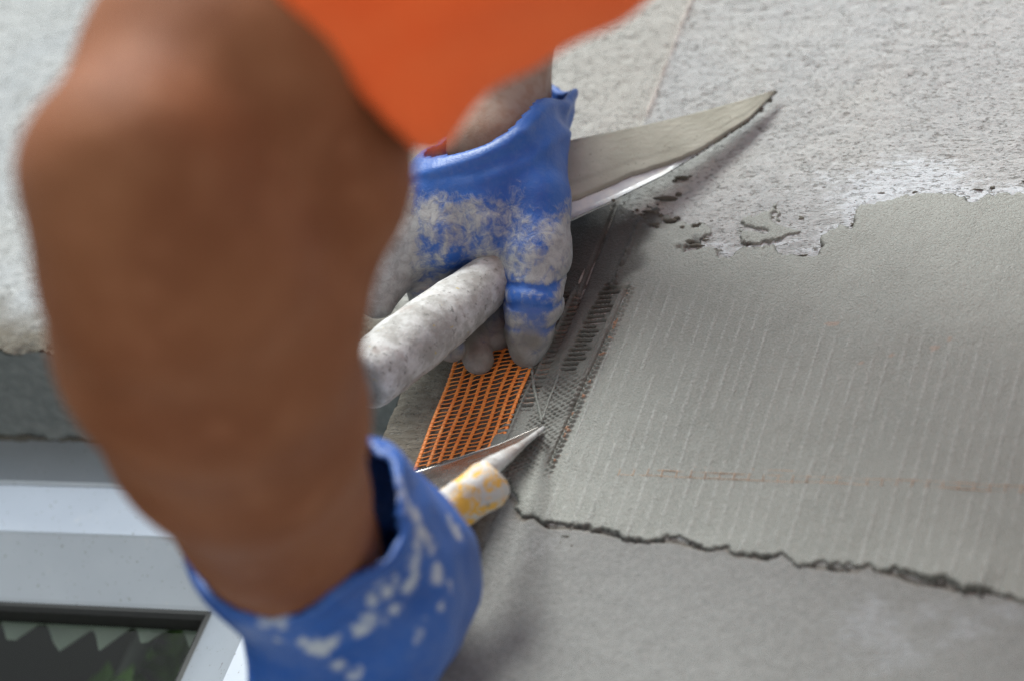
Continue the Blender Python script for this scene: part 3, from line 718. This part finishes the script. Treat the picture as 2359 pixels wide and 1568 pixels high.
# cloth with pointed scallops behind the glass, added in place of a reflection
yv = YE + .034
vl = thing('scallop_reflection', 'grey scalloped cloth added behind the window glass in place of a reflection', 'scallop_reflection', (-.3, yv, ZS - .10))
pts_t = [Wp(a_, b_, yv) for a_, b_ in ((0, 1425), (420, 1440))]
zt = pts_t[0][2] + .035
nx = 240; gx = np.linspace(-1.2, -.12, nx); rows_ = 14
tip = [Wp(a_, b_, yv) for a_, b_ in ((19, 1487), (124, 1489), (227, 1497))]; hump = [Wp(a_, b_, yv) for a_, b_ in ((64, 1427), (163, 1433), (268, 1437))]
per = (tip[2][0] - tip[0][0]) / 2; zt_tip = np.mean([p[2] for p in tip]); zt_h = np.mean([p[2] for p in hump])
ph = ((gx - tip[0][0]) / per) % 1.0
low_z = zt_h - (zt_h - zt_tip) * np.abs(2 * ph - 1) ** 1.35
VV = [(x, yv + .004 * math.sin(x * 60) + .0015 * math.sin(x * 190), zt * (1 - q) + lz * q) for q in np.linspace(0, 1, rows_) for x, lz in zip(gx, low_z)]
back_ = [(x, y + .0012, z) for x, y, z in VV]
fg = grid_faces(nx, rows_)
mesh_obj('cloth', np.array(VV + back_), np.concatenate([fg, (fg + len(VV))[:, ::-1]]), M['cloth'], vl)  # added cloth, in place of the scalloped reflection
v, f = tube([(-1.25, yv + .004, zt + .004), (-.10, yv + .004, zt + .004)], .006, 10); mesh_obj('added_rod', v, f, M['pole'], vl)

# the room behind
rm = [(-1.6, .35, 'x'), ]
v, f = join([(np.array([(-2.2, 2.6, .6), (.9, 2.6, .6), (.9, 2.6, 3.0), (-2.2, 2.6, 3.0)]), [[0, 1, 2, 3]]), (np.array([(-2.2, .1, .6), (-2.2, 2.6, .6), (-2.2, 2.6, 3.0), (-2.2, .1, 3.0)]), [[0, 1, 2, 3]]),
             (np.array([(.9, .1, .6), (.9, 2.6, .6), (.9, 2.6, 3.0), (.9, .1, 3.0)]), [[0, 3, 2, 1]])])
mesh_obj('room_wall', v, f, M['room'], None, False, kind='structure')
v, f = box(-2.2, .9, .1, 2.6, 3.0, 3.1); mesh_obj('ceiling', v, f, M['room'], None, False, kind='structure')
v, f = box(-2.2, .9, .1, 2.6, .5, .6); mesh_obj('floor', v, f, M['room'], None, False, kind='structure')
pa, pb = Wp(352, 1430, .22), Wp(285, 1568, .22)  # pole behind the glass, added for a reflected scaffold post
pl = thing('post_reflection', 'pale slanting pole added behind the window glass for a reflected scaffold post', 'pole', tuple(pb))
dirp = (np.array(pa) - pb); dirp /= np.linalg.norm(dirp)
v, f = tube([np.array(pb) - dirp * .9, np.array(pa) + dirp * .25], .0055, 14); mesh_obj('added_shaft', v, f, M['pole'], pl)
e = np.array(pa) + dirp * .25
v, f = tube([e, e + dirp * .008, e + dirp * .02], [.009, .010, .004], 14); mesh_obj('added_cap', v, f, M['pole'], pl)
pc = Wp(395, 1480, .30)  # leaves behind the glass, added for the reflected garden
pt = thing('garden_reflection', 'green leafy plant added behind the window glass for a reflected garden', 'plant', (pc[0], pc[1], pc[2] - .35))
lv = []
for i in range(150):
    c_ = np.array(pc) + rng.normal(0, 1, 3) * np.array([.045, .05, .10]) + np.array([.035, 0, -.06]); dr = rng.normal(0, 1, 3); dr /= np.linalg.norm(dr); sd_ = np.cross(dr, rng.normal(0, 1, 3)); sd_ /= np.linalg.norm(sd_); L = rng.uniform(.02, .045)
    lv.append((np.array([c_ - dr * L * .5, c_ + sd_ * L * .22, c_ + dr * L * .1 + np.cross(dr, sd_) * L * .08, c_ + dr * L * .5, c_ - sd_ * L * .22]), [[0, 1, 2], [1, 3, 2], [3, 4, 2], [4, 0, 2]]))
v, f = join(lv); mesh_obj('added_foliage', v, f, M['leaf'], pt, False)
b_ = np.array([pc[0] + .03, pc[1], pc[2] - .35])
v, f = tube([b_ + np.array([0, 0, -.13]), b_ + np.array([0, 0, .0])], [.055, .075], 18); mesh_obj('pot', v, f, M['pot'], pt)
v, f = tube([b_, b_ + np.array([.005, .0, .15]), b_ + np.array([-.01, 0, .3])], .006, 8); mesh_obj('added_stem', v, f, M['leaf'], pt)
ZTB = b_[2] - .13
tb = thing('window_table', 'dark shelf table inside the room carrying the plant', 'table', (b_[0], b_[1] + .15, .6))
v, f = box(b_[0] - .3, b_[0] + .3, b_[1] - .13, b_[1] + .35, ZTB - .03, ZTB); mesh_obj('tabletop', v, f, M['room'], tb, False)
for sx_ in (-.27, .27):
    for sy_ in (-.10, .32):
        v, f = tube([(b_[0] + sx_, b_[1] + sy_, .6), (b_[0] + sx_, b_[1] + sy_, ZTB - .03)], .018, 8); mesh_obj('leg', v, f, M['room'], tb)

# ------------------------------------------------------------------ big pointed trowel held by the upper hand
def loft(top, bot, n_s, n_t, thick, off=lambda s, t: 0.0, tmax=1.0, tmin=0.0):
    top, bot = np.array(top), np.array(bot)
    def samp(P_, q):
        L = np.concatenate([[0], np.cumsum(np.linalg.norm(np.diff(P_, axis=0), axis=1))]); L /= L[-1]
        return np.stack([np.interp(q, L, P_[:, k]) for k in range(3)], -1)
    qs = np.linspace(0, 1, n_s); A, B = samp(top, qs), samp(bot, qs)
    nrm_ = np.cross(A[n_s // 3] - A[0], B[0] - A[0]); nrm_ /= np.linalg.norm(nrm_)
    if nrm_ @ (CAM - A[0]) < 0: nrm_ = -nrm_
    ts = np.linspace(tmin, 1, n_t)
    front, backv, info = [], [], []
    for j in range(n_t):
        tm = ts[j]
        for i in range(n_s):
            tt = tm * (tmax(qs[i]) if callable(tmax) else tmax)
            p = A[i] * (1 - tt) + B[i] * tt; o_ = off(qs[i], tm)
            front.append(p + nrm_ * (thick + o_)); backv.append(p); info.append((qs[i], tm))
    fg = grid_faces(n_s, n_t); N = n_s * n_t
    rimq = []
    idx = np.arange(N).reshape(n_t, n_s)
    for line in (idx[0], idx[-1][::-1], idx[:, -1], idx[::-1, 0]):
        for a_, b_ in zip(line[:-1], line[1:]): rimq.append([a_, b_, b_ + N, a_ + N])
    return np.array(front + backv), np.concatenate([fg, (fg + N)[:, ::-1], np.array(rimq)]), np.array(info + info), nrm_
trw = thing('pointing_trowel', 'large pointed trowel with mortar-coated blade gripped in the upper glove', 'trowel', tuple(Hh(1150, 620, .047)))
top_e = [Hh(1160, 360, .058), Hh(1310, 329, .048), Hh(1488, 293, .034), Hh(1607, 265, .024), Hh(1700, 241, .016), Hh(1791, 215, .009)]
bot_e = [Hh(1160, 575, .044), Hh(1322, 507, .034), Hh(1409, 467, .028), Hh(1528, 408, .020), Hh(1607, 360, .016), Hh(1686, 308, .012), Hh(1730, 279, .010), Hh(1791, 215, .0085)]
v, f, info, bn = loft(top_e, bot_e, 60, 14, .0014)
mesh_obj('blade', v, f, M['steel'], trw, False)
def coat_off(s_, t_):
    e_ = min(t_, 1 - t_, (1 - s_) * 4); n1 = float(vnoise2(np.array([s_ * 26.]), np.array([t_ * 9.]), 7)[0]); n2 = float(vnoise2(np.array([s_ * 90.]), np.array([t_ * 34.]), 8)[0])
    return .0004 + .0013 * float(sstep(0, .05, np.array(e_))) + .00014 * n1 + .00022 * n2 
v, f, info, _ = loft(top_e, bot_e, 150, 46, .0012, coat_off, lambda s_: .80 + .20 * float(sstep(.42, .72, np.array(s_))) + .02 * float(vnoise2(np.array([s_ * 40.]), np.array([0.]), 3)[0]))
edge = np.clip(sstep(.90, 1.0, info[:, 1]) * .7 + sstep(.10, .0, info[:, 1]) * .5 + (np.exp(-((info[:, 1] - .72) / .04) ** 2) * .22), 0, 1)
mesh_obj('mortar_layer', v, f, M['mortar'], trw, True, dict(edge=edge), label='beige mortar coating the trowel blade')
# crusts along the lower edge
parts = []
for i in range(40):
    q = random.choice([.60, .66, .78, .80, .84, .42, .9]) + random.gauss(0, .03); q = min(max(q, .32), .97); B_ = np.array(bot_e); L = np.concatenate([[0], np.cumsum(np.linalg.norm(np.diff(B_, axis=0), axis=1))]); L /= L[-1]
    c_ = np.array([np.interp(q, L, B_[:, k]) for k in range(3)]) + bn * .001; r_ = random.choice([.0004, .0006, .0009, .0005])
    if i in (5, 11): r_ = .0015
    P_, Fq = crumb(1500, 500, r_, 200 + i); P_ = P_ - P_.mean(0) + c_; parts.append((P_, Fq))
v, f = join(parts); mesh_obj('mortar_crust', v, f, M['crumb'], trw, True, kind='stuff')
hp = [Hh(826, 884, .088), Hh(850, 866, .085), Hh(930, 800, .074), Hh(1030, 725, .060), Hh(1110, 662, .050), Hh(1180, 600, .043), Hh(1240, 530, .040)]
hp = np.array(hp); tt = np.linspace(0, 6, 34); hp = np.stack([np.interp(tt, range(7), hp[:, k]) for k in range(3)], -1)
hr = np.interp(tt, [0, .4, 1, 2.2, 3, 4, 5, 6], [.0110, .0150, .0162, .0165, .0156, .0135, .0115, .0100])
v, f = tube(hp, hr, 26)
v = v + (vnoise3(v * 170, 5)[:, None] * .0012) * (v - np.repeat(hp, 26, 0)) / .014
gr = np.clip(.9 * sstep(3.0, 4.4, np.repeat(tt, 26)) * sstep(.3, .9, np.cos(np.tile(np.arange(26), 34) * 0)) * 0 + vnoise3(v * 90, 9) * .3 + .75 * sstep(.5, .0, np.repeat(tt, 26)), 0, 1)
mesh_obj('handle', v, f, M['grip'], trw, True, dict(grime=gr))
v, f = tube([Hh(1230, 540, .042), Hh(1270, 490, .048), Hh(1300, 455, .050)], [.005, .0045, .004], 10); mesh_obj('tang', v, f, M['steel'], trw)

# ------------------------------------------------------------------ small trowel with the yellow handle
sm = thing('smoothing_trowel', 'small smoothing trowel with plaster-stained yellow handle in the lower glove', 'trowel', tuple(Hh(1080, 1150, .02)))
stop = [Hh(880, 1112, .0050), Hh(960, 1085, .0045), Hh(1060, 1055, .0042), Hh(1155, 1024, .0042), Hh(1252, 982, .0055)]
wdir = np.array([0, -.43, -.903])
sbot = [np.array(p) + wdir * w_ for p, w_ in zip(stop, (.078, .078, .074, .060, .006))]
v, f, info, _ = loft(stop, sbot, 40, 10, .0010)
mesh_obj('blade', v, f, M['steel_wet'], sm, False)
nk = np.array([Hh(1085, 1110, .066), Hh(1130, 1074, .060), Hh(1166, 1050, .048), Hh(1205, 1022, .032), Hh(1252, 985, .0105)]); tt = np.linspace(0, 4, 20)
nkp = np.stack([np.interp(tt, range(5), nk[:, k]) for k in range(3)], -1)
v, f = tube(nkp, np.interp(tt, range(5), [.0048, .0047, .0034, .0017, .0010]), 16, jitter=.05, seed=3); v = v + vnoise3(v * 190, 25)[:, None] * .0028 * np.array([.6, 1, .8]) * (np.linspace(1, .15, 20).repeat(16)[:, None] if len(v) == 320 else 1); mesh_obj('neck', v, f, M['grip'], sm)
hd = np.array([Hh(1152, 1098, .066), Hh(1146, 1102, .066), Hh(1125, 1116, .066), Hh(1070, 1152, .066), Hh(1020, 1186, .066), Hh(950, 1235, .070), Hh(880, 1290, .074)]); tt = np.linspace(0, 6, 30)
hdp = np.stack([np.interp(tt, range(7), hd[:, k]) for k in range(3)], -1)
v, f = tube(hdp, np.interp(tt, [0, .5, 1, 2, 3, 4, 5, 6], [.0030, .0078, .0104, .0114, .0106, .0110, .0115, .011]), 20)
mesh_obj('handle', v + vnoise3(v * 150, 15)[:, None] * .0022, f, M['yellow'], sm)

# ------------------------------------------------------------------ the worker
wk = thing('person', 'worker in an orange shirt and blue rubber gloves reaching across the picture', 'person', tuple(W(900, 300, 1.2)))
def D(px, py, d, rpx): return (W(px, py, d), rpx * d / FPX)
def Hc(px, py, h, rpx): d = dep(px, py) - h; return (W(px, py, d), rpx * d / FPX)
Lsh = W(1262, -475, 1.072)
cc = lambda c: CAM + c2w(np.array(c))
Rsh = cc((.215, .50, -1.37)); Rel = cc((-.004, .395, -1.56)); Rwr = Hc(1150, 230, .075, 118)
armL = [D(150, 375, 1.02, 92), D(312, 405, 1.02, 256), D(520, 180, 1.06, 340), D(650, 105, 1.088, 312), D(760, 50, 1.092, 300), D(900, -80, 1.082, 300), (Lsh, .048)]
foreL = [D(305, 410, 1.01, 250), D(400, 590, 1.045, 320), D(470, 760, 1.09, 350), D(545, 960, 1.145, 303), D(622, 1150, 1.215, 226), D(674, 1268, 1.26, 197), D(735, 1370, 1.30, 180)]
flexor = [D(668, 405, 1.085, 290), D(585, 600, 1.09, 262), D(550, 830, 1.125, 235)]
armR = [(Rsh, .058), (Rel, .046), (Rel * .6 + Rwr[0] * .4, .043), (Rel * .2 + Rwr[0] * .8, .031), (Rwr[0], .0262), Hc(1135, 330, .078, 110)]
mid_sh = (Lsh + Rsh) / 2; dn = c2w(np.array((.353, -.02, .31))); dn /= np.linalg.norm(dn)
chest = mid_sh + dn * .16; belly = mid_sh + dn * .40
torso = [(Lsh * .75 + chest * .25, .075), (chest, .115), (belly, .11)]
torso2 = [(Rsh * .75 + chest * .25, .075), (chest, .115)]
neck_d = np.array([.30, -.25, .92]); neck_d /= np.linalg.norm(neck_d); nk0 = mid_sh + neck_d * .02; head_c = mid_sh + neck_d * .17
body_ch = [armL, foreL, flexor, armR, torso, torso2, [(mid_sh, .06), (nk0 + neck_d * .05, .052), (head_c, .07)]]
fwd = np.array([-.3, 1., -.2]); fwd = fwd - neck_d * (fwd @ neck_d); fwd /= np.linalg.norm(fwd); side_ = np.cross(fwd, neck_d)
def body_fn(P_):
    d_ = chain_field(P_, body_ch, .013)
    Q = P_ - head_c; a_, b_, c_ = Q @ fwd, Q @ side_, Q @ neck_d
    sk = (np.sqrt((a_ / .098) ** 2 + (b_ / .076) ** 2 + ((c_ - .035) / .108) ** 2) - 1) * .08
    d_ = smin(d_, sk, .025)
    d_ = smin(d_, sd_caps(P_, head_c + fwd * .094 + neck_d * .03, head_c + fwd * .112 + neck_d * .0, .008, .014), .012)
    for sg in (-1, 1):
        d_ = smin(d_, sd_caps(P_, head_c + side_ * sg * .077 + neck_d * .02, head_c + side_ * sg * .082 - neck_d * .012, .014, .010), .006)
        e_ = np.sqrt(((P_ - (head_c + fwd * .098 + side_ * sg * .033 + neck_d * .035)) ** 2).sum(-1)) - .012; d_ = np.maximum(d_, -e_)
    d_ = smin(d_, sd_caps(P_, head_c + fwd * .088 - neck_d * .038 - side_ * .02, head_c + fwd * .088 - neck_d * .038 + side_ * .02, .009, .009), .008)
    return d_
lo, hi = chain_bounds(body_ch, .05)
V, Q = sdf_build(body_fn, lo, hi, .0062)
pale = sstep(.13, .05, np.linalg.norm(V - (Rwr[0] + (Rel - Rwr[0]) * .12), axis=1)) * .85  # plaster-dust tone on the wrist stands in for light the sleeve blocks
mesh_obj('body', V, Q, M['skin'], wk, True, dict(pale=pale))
# hair cap
def hair_fn(P_):
    Qh = P_ - head_c; a_, b_, c_ = Qh @ fwd, Qh @ side_, Qh @ neck_d
    o_ = (np.sqrt((a_ / .106) ** 2 + (b_ / .084) ** 2 + ((c_ - .038) / .116) ** 2) - 1) * .085
    return np.maximum(o_, (a_ - .045) * .8 - (c_ - .06) * .7 - .01)
V, Q = sdf_build(hair_fn, head_c - .16, head_c + .17, .008); mesh_obj('hair', V, Q, M['hair'], wk)

# shirt: torso shell and two short sleeves
hem_c = W(727, 70, 1.085); ax = (Lsh - hem_c); ax_len = np.linalg.norm(ax); ax = ax / ax_len
Rhem = Rsh * .45 + Rel * .55
e1 = c2w(np.array([.71, -.70, 0.])); e1 = e1 - ax * (e1 @ ax); e1 /= np.linalg.norm(e1); e2 = np.cross(ax, e1)
sl_ch = [[(hem_c - ax * .03, .0625), (hem_c + ax * ax_len * .5, .0615), (Lsh, .061)]]
sh_ch = [[(Rhem, .068), (Rsh, .075)], [(Lsh, .066), (Lsh * .6 + chest * .4, .078), (chest, .125), (belly, .126), (belly + dn * .10, .128)], [(Rsh, .075), (chest, .130)], [(Lsh, .066), (mid_sh, .070), (Rsh, .075)]]
def shirt_fn(P_):
    base = chain_field(P_, sl_ch, .02); tor = chain_field(P_, sh_ch, .035)
    Qp = P_ - hem_c; al = Qp @ ax; x_, y_ = Qp @ e1, Qp @ e2; th = np.arctan2(y_, x_)
    fold = .0038 * np.sin(3 * th + al * 34 + .6) * sstep(-.01, .03, al) + .0026 * np.sin(5 * th - al * 60 + 1.2) + .0018 * np.sin(al * 120 + 2 * th) * sstep(.02, .06, al)
    thc = math.atan2((CAM - hem_c) @ e2, (CAM - hem_c) @ e1)
    dth = np.arctan2(np.sin(th - thc), np.cos(th - thc))
    fold = fold + sstep(.0, .02, al) * (.0022 * np.exp(-((dth - .10 - al * 2.2) / .16) ** 2) - .0050 * np.exp(-((dth + .25 - al * 2.2) / .18) ** 2) + .0020 * np.exp(-((dth + .62 - al * 1.2) / .13) ** 2))
    base = base + fold * 1.6 - .0022 * np.exp(-((al - .006) / .006) ** 2)
    o_ = smin(base, tor, .03)
    sh = np.maximum(o_, -(o_ + .0095))
    sh = np.maximum(sh, -(al + .0015 * np.sin(4 * th)) + 0 * al) if False else sh
    cut = np.where(np.sqrt(x_ ** 2 + y_ ** 2) < .12, -(al - .002 * np.sin(3 * th)), -1)
    sh = np.maximum(sh, cut)
    rdir = (Rsh - Rhem) / np.linalg.norm(Rsh - Rhem); ar = (P_ - Rhem) @ rdir; rr = np.sqrt(np.maximum(((P_ - Rhem) ** 2).sum(-1) - ar ** 2, 0))
    sh = np.maximum(sh, np.where(rr < .11, -ar, -1))
    nk = sd_caps(P_, nk0 - neck_d * .01, nk0 + neck_d * .2, .064, .075); sh = np.maximum(sh, -nk)
    bo = (P_ - belly - dn * .15) @ dn; return np.maximum(sh, bo)
lo, hi = chain_bounds(sl_ch + sh_ch, .02)
V, Q = sdf_build(shirt_fn, lo, hi, .0042)
mesh_obj('shirt', V, Q, M['shirt'], wk)
v, f = tube([belly + dn * .10, belly + dn * .16, belly + dn * .30], [.118, .122, .115], 24); mesh_obj('trousers', v, f, M['trousers'], wk)

# gloves
def glove(name, chains, rim_c, axis, k, st_, mat, arm, dust_fn, bead_, cuff, wav, creases=()):
    axis = axis / np.linalg.norm(axis); u1 = np.cross(axis, [0.3, .2, .9]); u1 /= np.linalg.norm(u1); u2 = np.cross(axis, u1)
    def fn(P_):
        o_ = chain_field(P_, chains, k)
        Qp = P_ - rim_c; th = np.arctan2(Qp @ u2, Qp @ u1); al = Qp @ axis + wav * (np.sin(2 * th + .8) + .5 * np.sin(5 * th))
        wr = .0011 * np.sin(th * 7 + al * 160) * np.exp(-np.clip(al, 0, 1) / .022) + .0016 * vnoise3(P_ * 95, 2) + .0030 * vnoise3(P_ * 42, 3)
        o_ = o_ + wr - bead_ * np.exp(-((al - .0035) / .0036) ** 2) - bead_ * .75 * np.exp(-((al - .014 - .005 * np.sin(th * 2 + 1.3)) / .0032) ** 2) * np.clip(.45 + .8 * np.sin(th + 2.2), 0, 1)
        for cp, cd, cr, ca in creases:
            o_ = o_ + ca * np.exp(-(((P_ - cp) @ cd + .002 * np.sin(((P_ - cp) @ u1) * 160)) / .0011) ** 2) * (((P_ - cp) ** 2).sum(-1) < cr ** 2)
        inner = o_ + .0038 + .02 * sstep(cuff * .7, cuff, al)
        g_ = np.maximum(o_, -inner)
        return np.maximum(g_, -al)
    lo, hi = chain_bounds(chains, .006)
    V, Q = sdf_build(fn, lo, hi, st_)
    at = dust_fn(V)
    return mesh_obj(name, V, Q, mat, wk, True, at)
# upper (right) glove
axf = c2w(np.array([-.10, -.88, -.46])); axf /= np.linalg.norm(axf)
axr = c2w(np.array([.27, -.92, -.27]))
rimR = Hc(1160, 250, .080, 1)[0]
chR = [[Hc(1195, 150, .082, 118), Hc(1172, 225, .080, 142), Hc(1150, 330, .080, 150), Hc(1120, 420, .080, 150)],
       [Hc(1120, 400, .080, 140), Hc(1000, 500, .080, 104), Hc(935, 570, .074, 78)],
       [Hc(1130, 400, .080, 130), Hc(1060, 480, .082, 96), Hc(1020, 548, .078, 80)],
       [Hc(1160, 400, .080, 130), Hc(1130, 470, .080, 94), Hc(1122, 528, .074, 78)],
       [Hc(1195, 350, .078, 108), Hc(1225, 460, .070, 90), Hc(1236, 585, .054, 78)],
       [Hc(1236, 585, .054, 78), Hc(1230, 700, .034, 66), Hc(1218, 765, .020, 56), Hc(1214, 800, .012, 44)],
       [Hc(935, 570, .074, 76), Hc(890, 640, .066, 56), Hc(868, 690, .060, 44)],
       [Hc(1122, 528, .070, 72), Hc(1160, 600, .030, 46), Hc(1145, 700, .018, 42), Hc(1148, 778, .010, 29)],
       [Hc(1020, 548, .072, 72), Hc(1060, 640, .026, 48), Hc(1078, 740, .020, 44), Hc(1100, 826, .014, 39)],
       [Hc(960, 560, .070, 66), Hc(985, 680, .030, 46), Hc(1012, 752, .030, 40), Hc(1046, 802, .036, 34)]]
def px_of(V):
    d_ = V - CAM; c_ = np.stack([d_[:, 0] * cu[i] - d_[:, 1] * cn[i] + d_[:, 2] * cv[i] for i in range(3)], -1)
    return 1180 + FPX * c_[:, 0] / -c_[:, 2], 784 - FPX * c_[:, 1] / -c_[:, 2]
kn = np.array([p[0] for p in (chR[1][2], chR[2][2], chR[3][2], chR[4][2])])
def dustR(V):
    al = (V - rimR) @ c2w(np.array([-.12, -.93, -.34])); side = (V - rimR) @ c2w(np.array([1., 0, 0]))
    d_ = sstep(.0, .030, al) * .22 + sstep(.075, .105, al) * .40 + sstep(-.035, -.062, side) * .36 + sstep(.018, .034, side) * .22 * sstep(.01, .05, al) - .22 * sstep(.03, .0, al)
    for cp, cd, cr, ca in CREASE: d_ = d_ - .24 * np.exp(-(((V - cp) @ cd + .002 * np.sin(((V - cp) @ cu1) * 160)) / .0013) ** 2) * (((V - cp) ** 2).sum(-1) < cr ** 2)
    tipd = np.min([np.linalg.norm(V - c_[-1][0], axis=1) for c_ in (chR[5], chR[7], chR[8], chR[9])], axis=0)
    hgt_ = -V[:, 1]
    gr_ = np.clip(sstep(.030, .008, tipd) * .9 + sstep(.035, .022, hgt_) * sstep(.07, .09, al) * .5, 0, .95) * np.clip(.75 + 1.0 * vnoise3(V * 120, 6), 0, 1)
    return dict(dust=d_, grime=gr_, splash=np.zeros(len(V)))
CREASE = [(Hc(*p, 1)[0], axf, .024, q) for p, q in (((1236, 640, .046), .0016), ((1232, 690, .038), .0016), ((1222, 742, .025), .0008))]
cu1 = np.cross(axr / np.linalg.norm(axr), [0.3, .2, .9]); cu1 /= np.linalg.norm(cu1)
glove('glove', chR, rimR, axr, .0068, .0016, M['glove_r'], None, dustR, .0028, .055, .0045, CREASE)['label'] = 'dusty blue rubber glove on the upper hand'
# lower (left) glove
fdir = foreL[-1][0] - foreL[-3][0]
axl = fdir / np.linalg.norm(fdir)
rimL = W(668, 1195, 1.245)
chL = [[D(640, 1130, 1.225, 248), D(690, 1230, 1.262, 240), D(760, 1300, 1.285, 232)],
       [D(760, 1290, 1.285, 225), D(830, 1330, 1.30, 215), D(800, 1460, 1.30, 205), D(760, 1560, 1.30, 190)],
       [D(830, 1300, 1.295, 200), D(925, 1295, 1.315, 134), D(958, 1305, 1.325, 104)],
       [D(860, 1380, 1.30, 180), D(945, 1385, 1.32, 110)], [D(840, 1450, 1.30, 160), D(890, 1480, 1.325, 100)], [D(800, 1540, 1.3, 140), D(830, 1560, 1.32, 95)],
       [D(965, 1300, 1.325, 104), D(975, 1240, 1.375, 62), D(940, 1215, 1.41, 52)], [D(945, 1385, 1.32, 100), D(960, 1320, 1.38, 58), D(915, 1260, 1.415, 50)],
       [D(890, 1480, 1.325, 96), D(900, 1390, 1.38, 56), D(860, 1320, 1.41, 48)], [D(830, 1560, 1.32, 90), D(840, 1450, 1.375, 50), D(810, 1370, 1.405, 44)],
       [D(820, 1150, 1.29, 120), D(900, 1170, 1.35, 80), D(950, 1195, 1.385, 52)]]
splats = [((975, 1225), 20), ((985, 1240), 16), ((962, 1262), 18), ((958, 1290), 16), ((955, 1318), 15), ((950, 1345), 11), ((1000, 1265), 12), ((728, 1478), 24), ((760, 1490), 14), ((745, 1505), 12), ((690, 1480), 13), ((665, 1478), 9), ((640, 1474), 6),
          ((915, 1105), 12), ((930, 1130), 14), ((945, 1155), 15), ((960, 1180), 13), ((1035, 1185), 10), ((1050, 1215), 10), ((890, 1350), 12), ((872, 1385), 15), ((850, 1412), 14), ((910, 1330), 9), ((835, 1440), 10), ((905, 1400), 9), ((780, 1530), 8), ((815, 1550), 8),
          ((1010, 1330), 8), ((1005, 1300), 7), ((1040, 1360), 9), ((985, 1420), 10), ((1015, 1390), 8), ((960, 1450), 9), ((790, 1460), 5), ((655, 1430), 6), ((600, 1440), 5)]
sp3 = []
for (a_, b_), r_ in splats: sp3.append((a_, b_, r_))
def dustL(V):
    qx, qy = px_of(V); s_ = np.zeros(len(V)); wob = vnoise3(V * 130, 12) * .009 + vnoise3(V * 300, 13) * .007 + vnoise3(V * 700, 14) * .004
    dist = np.linalg.norm(V - CAM, axis=1)
    for a_, b_, r_ in sp3:
        c_ = V[np.argmin(np.hypot(qx - a_, qy - b_) * .00019 + dist * .12)]
        s_ = np.maximum(s_, sstep(.0022, -.0022, np.linalg.norm(V - c_, axis=1) - r_ * .00017 + wob))
    al = (V - rimL) @ axl
    lf = c2w(np.array([.6, .75, 0])); e_ = (V - chL[2][1][0]) @ lf
    return dict(dust=.12 + .25 * sstep(.015, .045, e_), grime=np.zeros(len(V)), splash=s_)
glove('glove', chL, rimL, axl, .02, .0022, M['glove_l'], None, dustL, .0024, .06, .006)['label'] = 'bright blue rubber glove with white splashes on the lower hand'
